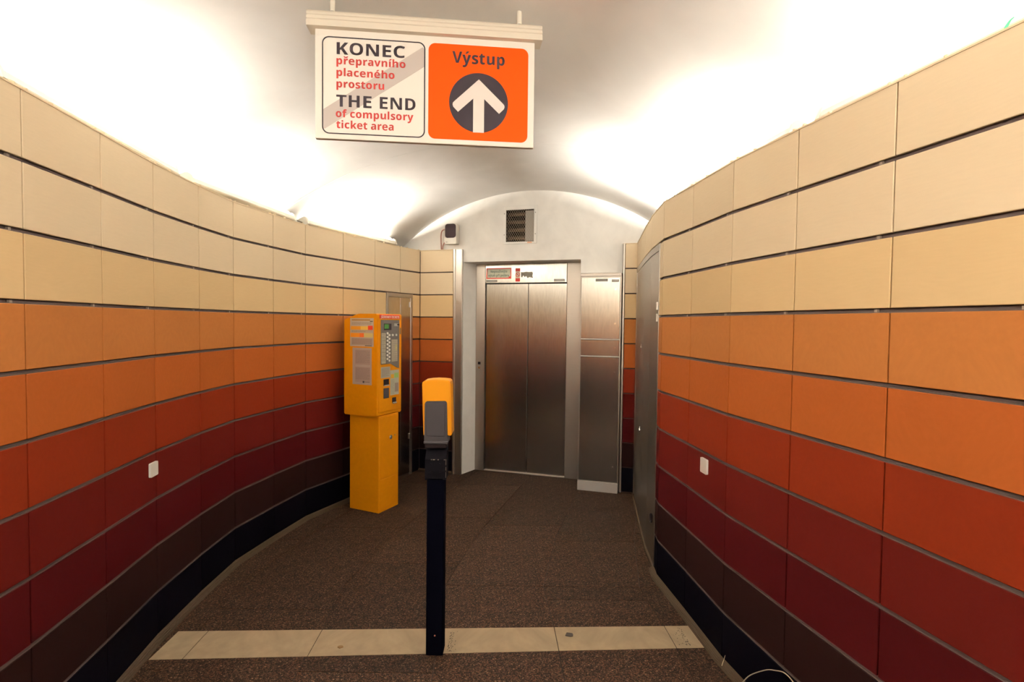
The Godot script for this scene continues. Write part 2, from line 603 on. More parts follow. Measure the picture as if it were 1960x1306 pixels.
# ---- floor
var lane := [Vector2(1.35, -7.6), Vector2(0.671, -5.31), Vector2(0.374, -4.248), Vector2(0.221, -3.415), Vector2(0.253, -2.92), Vector2(0.268, -2.49), Vector2(0.35, -1.8), Vector2(0.62, -0.5), Vector2(1.0, 1.0), Vector2(1.55, 2.6), Vector2(2.5, 4.6), Vector2(3.2, 6.0)]
func lane_x(z: float) -> float:
	for i in lane.size() - 1:
		if z <= lane[i + 1].y:
			return lerpf(lane[i].x, lane[i + 1].x, (z - lane[i].y) / (lane[i + 1].y - lane[i].y))
	return lane[lane.size() - 1].x

func build_floor() -> void:
	var floor_node := MeshInstance3D.new()
	var st := S()
	box(st, Vector3(-4.5, -0.25, -7.4), Vector3(6.5, -0.0055, 6.4))
	floor_node.mesh = st.commit()
	floor_node.set_surface_override_material(0, M.mortar)
	floor_node.name = "floor"
	add_child(floor_node)
	structure(floor_node, "brown speckled granite paving of the passage")
	var offs := [-2.6, -1.95, -1.285, -0.632, 0.0, 0.622, 1.25, 1.9]
	var cuts := [
		[-6.9, -5.2, -4.1, -2.54, -1.3, 0.0, 1.3],
		[-6.9, -5.6, -4.36, -3.102, -2.2, -1.0, 0.3, 1.5],
		[-6.9, -5.55, -4.62, -3.72, -2.54, -1.5, -0.3, 1.0],
		[-6.9, -5.9, -4.45, -3.41, -2.0, -0.8, 0.5, 1.6],
		[-6.9, -5.31, -4.31, -4.13, -3.41, -3.246, -2.2, -1.0, 0.2, 1.4],
		[-6.9, -5.5, -4.31, -3.41, -2.3, -1.2, 0.0, 1.2],
		[-6.9, -5.0, -3.8, -2.6, -1.4, 0.0, 1.4]]
	var g := 0.0018
	for c in offs.size() - 1:
		for k in cuts[c].size():
			var za: float = cuts[c][k] + g
			var zb: float = (cuts[c][k + 1] if k + 1 < cuts[c].size() else 6.2) - g
			var lefts := PackedVector2Array()
			var rights := PackedVector2Array()
			var zs := [za]
			for l in lane:
				if l.y > za + 0.01 and l.y < zb - 0.01:
					zs.append(l.y)
			zs.append(zb)
			for z in zs:
				lefts.append(Vector2(lane_x(z) + offs[c] + g, z))
				rights.append(Vector2(lane_x(z) + offs[c + 1] - g, z))
			rights.reverse()
			lefts.append_array(rights)
			# leave out what lies wholly under the walls
			var mid := Vector2.ZERO
			for q in lefts:
				mid += q / lefts.size()
			var s := S()
			prism(s, lefts, 0.0, -0.02, Transform3D(Basis(Vector3.RIGHT, Vector3(0, 0, 1), Vector3(0, 1, 0)), Vector3.ZERO))
			obj("paver", s, M.paver[rng.randi_range(0, 3)], floor_node)

# ---- walls
func build_walls() -> void:
	for side in [-1.0, 1.0]:
		var pts: Array = left_pts if side < 0.0 else right_pts
		var back: Array = (left_back if side < 0.0 else right_back)
		var st := S()
		strip_wall(st, back + pts, side, 0.016, 0.75, -0.02, 2.40)
		strip_wall(st, back + pts, side, 0.016, 0.040, 2.40, 2.497)
		var w := MeshInstance3D.new()
		w.mesh = st.commit()
		w.set_surface_override_material(0, M.backing)
		w.name = "wall_left" if side < 0.0 else "wall_right"
		add_child(w)
		structure(w, "curved wall clad in bands of cream, orange, red and brown tiles" + (" behind the ticket machine" if side < 0.0 else " with the flush metal door"))
		# cladding in view
		for i in range(3, pts.size() - 1):
			var p: Vector2 = pts[i]; var q: Vector2 = pts[i + 1]
			if side < 0.0 and i == 15:
				tile_column(w, p, q, side, 0, 1)
				tile_column(w, p, door_l0, side, 2, 9)
			elif side < 0.0 and i == 16:
				tile_column(w, p, q, side, 0, 1)
				tile_column(w, door_l1, q, side, 2, 9)
			elif side > 0.0 and i == 11:
				tile_column(w, p, q, side, 0, 0)
				tile_column(w, p, door_r0, side, 1, 9)
			elif side > 0.0 and i > 11:
				tile_column(w, p, q, side, 0, 0)
			else:
				tile_column(w, p, q, side)
		# the same bands run on behind the camera, in long pieces
		var run: Array = back + pts.slice(0, 4)
		for r in 10:
			var s := S()
			strip_wall(s, run, side, 0.0, 0.016, TOP - (r + 1) * ROW + 0.008 if r < 9 else 0.012, TOP - r * ROW - 0.008)
			obj("cladding_band", s, M.rows[r][0], w)
		# joint lips, upper edge, clips
		var whole: Array = back + pts
		if side < 0.0:
			joint_rails(whole, side, [1, 2], w)
			joint_rails(back + pts.slice(0, 16) + [door_l0], side, [3, 4, 5, 6, 7, 8, 9], w)
		else:
			joint_rails(back + pts.slice(0, 12) + [door_r0], side, [1, 2, 3, 4, 5, 6, 7, 8, 9], w)
		var cap := S()
		strip_wall(cap, whole, side, -0.002, 0.044, 2.5015, 2.5075)
		obj("top_edging", cap, M.rows[0][0], w)
		var screws := S()
		var clips := S()
		for i in range(3, pts.size() - 1):
			var f := facet(pts[i], pts[i + 1], side)
			var len: float = pts[i].distance_to(pts[i + 1])
			for u in [0.06, 0.35, 0.93]:
				prism(screws, circle(0.008, 8), 2.507, 2.515, f * Transform3D(Basis(Vector3.RIGHT, Vector3(0, 0, -1), Vector3(0, 1, 0)), Vector3(u * len, 0, -0.006)))
			for r in [1, 2, 3]:
				if side > 0.0 and i > 10:
					continue
				if side < 0.0 and i > 13:
					continue
				box(clips, Vector3(len * 0.86, TOP - r * ROW - 0.0055, -0.012), Vector3(len * 0.86 + 0.012, TOP - r * ROW + 0.0045, -0.003), 0.0, f)
		stuff(obj("edging_screws", screws, M.rows[0][1], w))
		stuff(obj("panel_clips", clips, M.clip, w))
		# rounded skirting
		var b := MeshInstance3D.new()
		var bs := S()
		var run2: Array = whole
		if side < 0.0:
			run2 = back + pts.slice(0, 16) + [door_l0]
		else:
			run2 = back + pts.slice(0, 12) + [door_r0]
		for k in 5:
			var a0 := PI / 2 * k / 5.0
			var a1 := PI / 2 * (k + 1) / 5.0
			strip_wall(bs, run2, side, -0.034 * cos(a0), 0.001, 0.030 * sin(a0), 0.030 * sin(a1))
		b.mesh = bs.commit()
		b.set_surface_override_material(0, M.skirting)
		b.name = "baseboard_left" if side < 0.0 else "baseboard_right"
		add_child(b)
		structure(b, "low rounded brown skirting at the foot of the tiled wall")
	# far end of the passage behind the camera
	var rb := MeshInstance3D.new()
	var rs := S()
	var a3 := Vector3(1.2, 0, 5.9); var b3 := Vector3(5.2, 0, 4.5)
	var dx := (b3 - a3).normalized()
	box(rs, Vector3(-0.6, -0.02, -0.2), Vector3(a3.distance_to(b3) + 0.6, 3.5, 0.0), 0.0, Transform3D(Basis(-dx, Vector3.UP, (-dx).cross(Vector3.UP)), b3))
	rb.mesh = rs.commit()
	rb.set_surface_override_material(0, M.rows[5][0])
	rb.name = "wall_rear"
	add_child(rb)
	structure(rb, "plain wall closing the passage behind the camera")

var door_l0 := Vector2(-1.307, -5.56)
var door_l1 := Vector2(-1.110, -5.961)
var door_r0 := Vector2(0.9975, -3.648)

# ---- end wall
func build_end() -> void:
	var w := Node3D.new()
	w.name = "wall_front"
	add_child(w)
	structure(w, "white plastered end wall around the lift opening")
	var xf := end_xf()
	var plan := Transform3D(Basis(Vector3.RIGHT, Vector3(0, 0, 1), Vector3(0, 1, 0)), Vector3.ZERO)   # polygon (s, d) drawn out along y
	var st := S()
	prism(st, PackedVector2Array([Vector2(-1.5, -0.03), Vector2(0.112, -0.03), Vector2(0.176, -0.25), Vector2(0.176, -0.5), Vector2(-1.5, -0.5)]), -0.02, 2.367, xf * plan)
	obj("plaster", st, M.plaster, w)
	st = S()
	prism(st, PackedVector2Array([Vector2(1.416, -0.03), Vector2(2.8, -0.03), Vector2(2.8, -0.5), Vector2(1.416, -0.5)]), -0.02, 2.367, xf * plan)
	obj("plaster", st, M.plaster, w)
	st = S()
	# above the opening, with the hole of the vent left free
	box(st, Vector3(-1.5, 2.367, -0.5), Vector3(0.599, 3.5, -0.03), 0.0, xf)
	box(st, Vector3(0.911, 2.367, -0.5), Vector3(2.8, 3.5, -0.03), 0.0, xf)
	box(st, Vector3(0.599, 2.367, -0.5), Vector3(0.911, 2.570, -0.03), 0.0, xf)
	box(st, Vector3(0.599, 2.911, -0.5), Vector3(0.911, 3.5, -0.03), 0.0, xf)
	obj("lintel_plaster", st, M.plaster, w)
	# tiled piers left and right of the opening
	var pb := S()
	box(pb, Vector3(-0.47, 0.0, -0.03), Vector3(0.0, 2.497, -0.0165), 0.0, xf)
	obj("pier_backing", pb, M.backing, w)
	pb = S()
	box(pb, Vector3(1.85, 0.0, -0.03), Vector3(2.06, 2.497, 0.028), 0.0, xf)
	obj("pier_backing", pb, M.backing, w)
	var mesh_l := S(); box(mesh_l, Vector3(-0.402, 0, -0.016), Vector3(-0.003, ROW - 0.012, 0.0), 0.0018)
	var mesh_r := S(); box(mesh_r, Vector3(1.876, 0, 0.029), Vector3(1.992, ROW - 0.012, 0.045), 0.0018)
	var ml := mesh_l.commit(); var mr := mesh_r.commit()
	for r in 10:
		for m in [ml, mr]:
			var o := mesh_node("plinth_tile" if r == 9 else "wall_tile", m, M.rows[r][0 if rng.randf() < 0.6 else 1], w)
			o.transform = xf * Transform3D(Basis.IDENTITY, Vector3(0, TOP - (r + 1) * ROW + 0.006, 0))
	var cap := S()
	box(cap, Vector3(-0.42, 2.5015, -0.03), Vector3(0.0, 2.5075, 0.002), 0.001, xf)
	obj("top_edging", cap, M.rows[0][0], w)
	cap = S()
	box(cap, Vector3(1.85, 2.5015, -0.03), Vector3(2.0, 2.5075, 0.047), 0.001, xf)
	obj("top_edging", cap, M.rows[0][0], w)
	var sk := S()
	box(sk, Vector3(-0.42, 0.0, -0.02), Vector3(0.0, 0.03, 0.022), 0.008, xf)
	obj("skirting", sk, M.skirting, w)
	# metal edge strips, a shallow channel and a narrow flat bar
	var t1 := MeshInstance3D.new()
	var s1 := S()
	box(s1, Vector3(0.002, 0.0, -0.028), Vector3(0.108, 2.506, -0.004), 0.002, xf)
	for e in [[0.002, 0.026], [0.098, 0.108]]:
		prism(s1, rounded(e[0], -0.006, e[1], 0.008, 0.0045, 4), 0.0, 2.506, xf * Transform3D(Basis(Vector3.RIGHT, Vector3(0, 0, 1), Vector3(0, 1, 0)), Vector3.ZERO), true)
	t1.mesh = s1.commit()
	t1.set_surface_override_material(0, M.steel_soft)
	t1.name = "trim_1"
	add_child(t1)
	structure(t1, "tall brushed steel edge channel left of the lift opening")
	var t2 := MeshInstance3D.new()
	var s2 := S()
	box(s2, Vector3(1.855, 0.0, -0.028), Vector3(1.873, 2.506, 0.052), 0.003, xf)
	t2.mesh = s2.commit()
	t2.set_surface_override_material(0, M.aluminium)
	t2.name = "trim_2"
	add_child(t2)
	structure(t2, "slim bright metal edge strip right of the metal service cabinet")

# ---- vault
var vault := [ # centre x, z, turn of the cross-section in degrees, half width at y 2.5
	[0.185, -5.87, 17.0, 1.50], [-0.02, -5.05, 14.0, 1.75], [-0.22, -4.21, 9.5, 1.88], [-0.40, -3.0, -2.5, 1.88], [-0.25, -1.85, -9.0, 1.87], [0.0, -0.5, -12.0, 1.88],
	[0.42, 1.0, -17.0, 1.88], [1.05, 2.6, -28.0, 1.95], [2.2, 4.2, -38.0, 2.1], [3.4, 5.6, -41.0, 2.1]]
func vault_point(c: Vector2, turn: float, w: float, a: float, lift := 0.0) -> Array:
	# circle through the apex and the two points at y 2.5; a from -1 to 1 across
	var h := 0.606
	var r := (w * w + h * h) / (2.0 * h)
	var amax := acos((2.12 - (3.106 - r)) / r)
	var t := a * amax
	var e := Vector3(cos(turn), 0, sin(turn))
	var n := -(e * sin(t) + Vector3.UP * cos(t))
	var p := Vector3(c.x, 3.106 - r, c.y) - n * (r - lift)
	return [p, n]

func build_ceiling() -> void:
	var ceil_node := MeshInstance3D.new()
	var st := S()
	var rows := []
	var per := 8
	for i in vault.size() - 1:
		for j in per + (1 if i == vault.size() - 2 else 0):
			var k := float(j) / per
			var v := []
			for q in 4:
				v.append(cubic_interpolate(vault[i][q], vault[i + 1][q], vault[max(i - 1, 0)][q], vault[min(i + 2, vault.size() - 1)][q], k))
			var line := []
			for a in 49:
				line.append(vault_point(Vector2(v[0], v[1]), deg_to_rad(v[2]), v[3], -1.0 + a / 24.0))
			rows.append(line)
	for i in rows.size() - 1:
		for a in 48:
			var p = rows[i][a]; var q = rows[i][a + 1]; var u = rows[i + 1][a + 1]; var v = rows[i + 1][a]
			tri(st, p[0], q[0], u[0], p[1], q[1], u[1])
			tri(st, p[0], u[0], v[0], p[1], u[1], v[1])
			# outer skin
			for f in [[p, q, u], [p, u, v]]:
				tri(st, f[0][0] - f[0][1] * 0.15, f[1][0] - f[1][1] * 0.15, f[2][0] - f[2][1] * 0.15, -f[0][1], -f[1][1], -f[2][1])
	ceil_node.mesh = st.commit()
	ceil_node.set_surface_override_material(0, M.vault)
	ceil_node.name = "ceiling"
	add_child(ceil_node)
	structure(ceil_node, "white painted barrel vault over the passage")
	# plastered construction joint across the vault
	var bead := S()
	var pts := []
	var v2: Array = vault[2]
	for a in 41:
		pts.append(vault_point(Vector2(v2[0], v2[1]), deg_to_rad(v2[2]), v2[3], -0.98 + 1.96 * a / 40.0, -0.001)[0])
	tube(bead, pts, 0.0026, -1.0, 6)
	obj("construction_joint", bead, M.vault, ceil_node)

# ---- lamps
func build_lamps() -> void:
	var lo := offset(left_back + left_pts, 0.115)
	var ro := offset(right_back + right_pts, -0.125)
	var where_l := ["over the first tiles left of the hanging sign", "above the white plate of the tiled left wall", "above the ticket machine"]
	for zz in [[-4.66, -5.84, "above the yellow ticket machine, its end towards the lift in view"], [-3.30, -4.50, "between the ticket machine and the white plate of that wall"],
			[-1.90, -3.13, "above the white plate of the wall with the ticket machine"], [-0.5, -1.76, "on the ticket machine's wall, last before the camera"], [0.9, -0.39, "on the ticket machine's wall, behind the camera"], [2.2, 1.0, "on the ticket machine's wall, farthest behind the camera"]]:
		cove_lamp(at_z(lo, zz[0]), at_z(lo, zz[1]), -1.0, "glowing opal cove lamp " + zz[2])
	for zz in [[-3.47, -4.75, "above the flush metal door of the curved wall"], [-2.38, -3.33, "above the white plate of the wall with the metal door"],
			[-0.98, -2.22, "beside the pale green ribbon on the wall top"], [0.32, -0.90, "on the metal door's wall, behind the camera"], [1.7, 0.42, "on the metal door's wall, farthest behind the camera"]]:
		cove_lamp(at_z(ro, zz[0]), at_z(ro, zz[1]), 1.0, "glowing opal cove lamp " + zz[2])
	# unseen globes added behind the camera as fill, to brighten what faces it
	for g in [[Vector3(0.36, 2.45, 1.0), "nearer the sign"], [Vector3(1.05, 2.45, 2.6), "farther from the sign"]]:
		var t := thing("fill_globe", "added unseen fill globe under the vault behind the camera, " + g[1], "lamp", Transform3D(Basis.IDENTITY, g[0]))
		var sm := SphereMesh.new()
		sm.radius = 0.14
		sm.height = 0.28
		mesh_node("globe", sm, M.glow, t)
		var st := S()
		tube(st, [Vector3(0, 0.13, 0), Vector3(0, 0.67, 0)], 0.012, 0.02, 16)
		obj("mount", st, M.white_paint, t)
		var l := OmniLight3D.new()
		l.name = "fill_light"
		l.light_color = LAMP_COLOUR
		l.light_energy = FILL_ENERGY
		l.light_size = 0.12
		l.omni_range = 14.0
		l.omni_attenuation = 2.0
		l.shadow_enabled = true
		t.add_child(l)
	# short loops of lamp cable showing in the gaps
	var k := 0
	for g in [[lo, -3.21, "above the left white wall plate"], [lo, -4.58, "near the ticket machine"], [ro, -2.29, "on the wall with the metal door"]]:
		var p := at_z(g[0], g[1])
		var s := S()
		var along: Vector2 = (at_z(g[0], g[1] - 0.06) - p)
		var a3 := Vector3(along.x, 0, along.y)
		var c := Vector3(p.x, 2.435, p.y)
		tube(s, curve([c - a3 * 1.3 + Vector3(0, 0.11, 0), c - a3 * 0.5 + Vector3(0, 0.128, 0), c + a3 * 0.4 + Vector3(0, 0.118, 0), c + a3 * 1.3 + Vector3(0, 0.11, 0)], 4), 0.006, -1.0, 6)
		tag(obj("lamp_cable", s, M.chip, self), "short brown cable linking two cove lamps " + g[2], "cable")
		k += 1

# ---- lift
func build_lift() -> void:
	var t := thing("lift", "stainless steel lift with two closed sliding doors at the end wall", "lift", end_xf(0.0, -0.25))
	bx("jamb", Vector3(0.178, 0, -0.10), Vector3(0.286, 2.365, 0.0), M.steel_soft, t, 0.003)
	bx("jamb", Vector3(1.231, 0, -0.10), Vector3(1.414, 2.365, 0.0), M.steel_soft, t, 0.003)
	var head := bx("header", Vector3(0.289, 2.148, -0.10), Vector3(1.228, 2.365, 0.0), M.steel, t, 0.003)
	var dl := bx("door_leaf", Vector3(0.292, 0.014, -0.055), Vector3(0.7875, 2.140, -0.028), M.steel, t, 0.003)
	bx("door_leaf", Vector3(0.7915, 0.014, -0.055), Vector3(1.226, 2.140, -0.028), M.steel, t, 0.003)
	bx("door_pocket", Vector3(0.286, 0.0, -0.10), Vector3(1.231, 2.150, -0.07), M.gap, t, 0.0)
	bx("sill", Vector3(0.288, 0.0, -0.07), Vector3(1.230, 0.012, -0.002), M.aluminium, t, 0.002)
	# call button plate on the left jamb
	var pl := bx("call_plate", Vector3(0.197, 1.16, 0.0), Vector3(0.252, 1.27, 0.004), M.steel_soft, t, 0.0015)
	bx("indicator", Vector3(0.208, 1.222, 0.0035), Vector3(0.240, 1.252, 0.006), M.dark_plastic, pl, 0.001)
	var s := S()
	prism(s, circle(0.012, 16, Vector2(0.224, 1.185)), 0.0035, 0.009)
	obj("call_button", s, M.chrome, pl)
	# notices on the header
	var n1 := bx("fire_notice", Vector3(0.299, 2.196, 0.0), Vector3(0.596, 2.318, 0.0015), M.label_red, head, 0.0)
	bx("notice_field", Vector3(0.311, 2.208, 0.001), Vector3(0.585, 2.306, 0.0025), M.label_pale, n1, 0.0)
	lettering("Nepoužívejte", 0.352, 0.548, 2.266, 0.026, 0.0028, M.label_green, n1)
	lettering("výtah při požáru", 0.324, 0.570, 2.222, 0.026, 0.0028, M.label_green, n1)
	bx("folded_corner", Vector3(0.566, 2.198, 0.0024), Vector3(0.594, 2.222, 0.0032), M.label_red, n1, 0.0)
	var n2 := bx("smoking_notice", Vector3(0.644, 2.162, 0.0), Vector3(0.700, 2.312, 0.0015), M.label_pale, head, 0.0)
	bx("red_field", Vector3(0.645, 2.277, 0.001), Vector3(0.699, 2.311, 0.0022), M.label_red, n2, 0.0)
	bx("red_field", Vector3(0.645, 2.163, 0.001), Vector3(0.699, 2.200, 0.0022), M.label_red, n2, 0.0)
	var ring := S()
	for k in 24:
		var a0 := TAU * k / 24; var a1 := TAU * (k + 1) / 24
		var c := Vector3(0.672, 2.239, 0.0026)
		quad(ring, c + Vector3(cos(a0), sin(a0), 0) * 0.019, c + Vector3(cos(a0), sin(a0), 0) * 0.026, c + Vector3(cos(a1), sin(a1), 0) * 0.026, c + Vector3(cos(a1), sin(a1), 0) * 0.019, Vector3(0, 0, 1))
	var bar := Vector3(0.7071, -0.7071, 0)
	box(ring, Vector3(-0.021, -0.003, 0), Vector3(0.021, 0.003, 0.0008), 0.0, Transform3D(Basis(Vector3(0, 0, 1), -PI / 4), Vector3(0.672, 2.239, 0.0020)))
	obj("prohibition_ring", ring, M.label_red, n2)
	bx("cigarette", Vector3(0.660, 2.236, 0.001), Vector3(0.684, 2.241, 0.0020), M.sign_black, n2, 0.0)
	var tp := S()
	prism(tp, PackedVector2Array([Vector2(0.706, 2.268), Vector2(0.736, 2.266), Vector2(0.770, 2.272), Vector2(0.800, 2.268), Vector2(0.838, 2.270), Vector2(0.846, 2.250), Vector2(0.840, 2.226), Vector2(0.848, 2.202),
		Vector2(0.826, 2.206), Vector2(0.806, 2.212), Vector2(0.786, 2.200), Vector2(0.768, 2.222), Vector2(0.752, 2.212), Vector2(0.734, 2.232), Vector2(0.724, 2.208), Vector2(0.710, 2.214)]), 0.0, 0.001)
	obj("torn_sticker_residue", tp, M.torn, head)
	bx("maker_label", Vector3(1.085, 2.158, 0.0), Vector3(1.205, 2.186, 0.001), M.vent_grey, head, 0.0)
	bx("rating_label", Vector3(0.299, 2.160, 0.0), Vector3(0.43, 2.186, 0.001), M.vent_grey, head, 0.0)

# ---- service cabinet right of the lift
func lock(parent: Node, x: float, y: float, z: float, r := 0.010) -> void:
	var s := S()
	prism(s, circle(r, 14), 0.0, 0.004, Transform3D(Basis.IDENTITY, Vector3(x, y, z)))
	prism(s, circle(r * 0.62, 12), 0.004, 0.008, Transform3D(Basis.IDENTITY, Vector3(x, y, z)))
	obj("lock", s, M.chrome, parent)

func build_cabinet() -> void:
	var t := thing("service_cabinet", "tall narrow stainless service cabinet with three doors right of the lift", "cabinet", end_xf(1.437, -0.027))
	var w := 0.412
	bx("body", Vector3(0, 0.0, 0.0), Vector3(w, 2.214, 0.118), M.steel_soft, t, 0.004)
	bx("cornice", Vector3(0.002, 2.178, 0.116), Vector3(w - 0.002, 2.206, 0.128), M.steel_soft, t, 0.003)
	var d1 := bx("door", Vector3(0.012, 1.552, 0.118), Vector3(w - 0.014, 2.166, 0.131), M.steel, t, 0.003)
	var d2 := bx("door", Vector3(0.012, 1.380, 0.118), Vector3(w - 0.014, 1.540, 0.131), M.steel, t, 0.003)
	var d3 := bx("door", Vector3(0.012, 0.108, 0.118), Vector3(w - 0.014, 1.368, 0.131), M.steel, t, 0.003)
	bx("kick_plate", Vector3(0.0, 0.0, 0.116), Vector3(w - 0.006, 0.098, 0.134), M.kick, t, 0.002)
	# strips between the doors, edge highlights put into their pale colour
	bx("highlight_strip", Vector3(0.010, 1.541, 0.117), Vector3(w - 0.012, 1.551, 0.135), M.strip, t, 0.002)
	bx("highlight_strip", Vector3(0.010, 1.369, 0.117), Vector3(w - 0.012, 1.379, 0.135), M.strip, t, 0.002)
	lock(d1, w - 0.058, 2.045, 0.131)
	lock(d1, w - 0.058, 1.705, 0.131)
	lock(d2, w - 0.058, 1.462, 0.131)
	lock(d3, w - 0.058, 1.215, 0.131)
	lock(d3, 0.045, 1.195, 0.131, 0.007)
	lock(d3, w - 0.060, 0.262, 0.131)
	bx("name_plate", Vector3(0.155, 2.126, 0.131), Vector3(0.275, 2.152, 0.133), M.panel_grey, d1, 0.001)
	bx("name_plate", Vector3(0.315, 2.118, 0.131), Vector3(0.385, 2.144, 0.133), M.vent_grey, d1, 0.001)

# ---- flush metal doors in the tiled walls
func build_doors() -> void:
	# wide curved door in the right wall, below the top row
	var t := Node3D.new()
	t.name = "door_1"
	add_child(t)
	structure(t, "wide flush metal door following the curve of the tiled wall near the lift")
	var run := [door_r0, right_pts[12], right_pts[13], right_pts[14], Vector2(1.226, -5.295)]
	var top := 2.252
	var fr := S()
	strip_wall(fr, run, 1.0, -0.004, 0.016, top - 0.045, top)
	for e in [[0, 1], [4, 3]]:
		var f := facet(run[min(e[0], e[1])], run[max(e[0], e[1])], 1.0)
		var len: float = run[e[0]].distance_to(run[e[1]])
		var x0 := len - 0.035 if e[0] == 0 else 0.0
		box(fr, Vector3(x0, 0.0, -0.016), Vector3(x0 + 0.035, top, 0.004), 0.002, f)
	obj("door_frame", fr, M.steel_soft, t)
	for k in 4:
		var f := facet(run[k], run[k + 1], 1.0)
		var len: float = run[k].distance_to(run[k + 1])
		var s := S()
		box(s, Vector3(0.037 if k == 3 else 0.0005, 0.025, -0.014), Vector3(len - (0.037 if k == 0 else 0.0005), top - 0.048, 0.0), 0.001, f)
		var leaf := obj("door_leaf", s, M.steel_soft, t)
		if k == 0:
			for yy in [1.80, 1.72]:
				var h := S()
				box(h, Vector3(len - 0.062, yy, 0.0), Vector3(len - 0.036, yy + 0.055, 0.012), 0.003, f)
				obj("hinge", h, M.aluminium, leaf)
			var hd := S()
			box(hd, Vector3(len - 0.12, 0.30, 0.0), Vector3(len - 0.09, 0.36, 0.016), 0.004, f)
			obj("latch", hd, M.dark_plastic, leaf)
		if k == 2:
			for yy in [1.50, 0.78]:
				var h := S()
				prism(h, circle(0.014, 12), 0.0, 0.008, f * Transform3D(Basis.IDENTITY, Vector3(len * 0.55, yy, 0)))
				prism(h, rounded(-0.012, -0.05, 0.012, 0.03, 0.01, 3), 0.0, 0.003, f * Transform3D(Basis.IDENTITY, Vector3(len * 0.55, yy, 0)))
				obj("lock", h, M.chrome, leaf)
	var th := S()
	strip_wall(th, run, 1.0, -0.012, 0.016, 0.0, 0.022)
	obj("threshold", th, M.skirting, t)
	# narrow metal door in the left wall, behind the ticket machine
	var u := Node3D.new()
	u.name = "door_2"
	add_child(u)
	structure(u, "narrow flush metal door in the tiled wall behind the ticket machine")
	var runl := [door_l0, left_pts[16], door_l1]
	var topl := 2.004
	var fl := S()
	strip_wall(fl, runl, -1.0, -0.006, 0.016, topl - 0.04, topl)
	for e in [[0, 1], [2, 1]]:
		var f := facet(runl[min(e[0], e[1])], runl[max(e[0], e[1])], -1.0)
		var len: float = runl[e[0]].distance_to(runl[e[1]])
		var x0 := 0.0 if e[0] == 0 else len - 0.034
		box(fl, Vector3(x0, 0.0, -0.016), Vector3(x0 + 0.034, topl, 0.006), 0.002, f)
	obj("door_frame", fl, M.steel_soft, u)
	for k in 2:
		var f := facet(runl[k], runl[k + 1], -1.0)
		var len: float = runl[k].distance_to(runl[k + 1])
		var s := S()
		box(s, Vector3(0.036 if k == 0 else 0.0005, 0.02, -0.014), Vector3(len - (0.036 if k == 1 else 0.0005), topl - 0.043, 0.0), 0.001, f)
		var leaf := obj("door_leaf", s, M.steel_bright, u)
		if k == 0:
			var h := S()
			tube(h, [f * Vector3(0.075, 1.71, 0.0), f * Vector3(0.075, 1.71, 0.02), f * Vector3(0.075, 1.78, 0.026)], 0.006)
			obj("handle", h, M.dark_plastic, leaf)
		else:
			for yy in [1.86, 0.4]:
				var h := S()
				box(h, Vector3(len - 0.052, yy, 0.0), Vector3(len - 0.036, yy + 0.06, 0.012), 0.003, f)
				obj("hinge", h, M.aluminium, leaf)

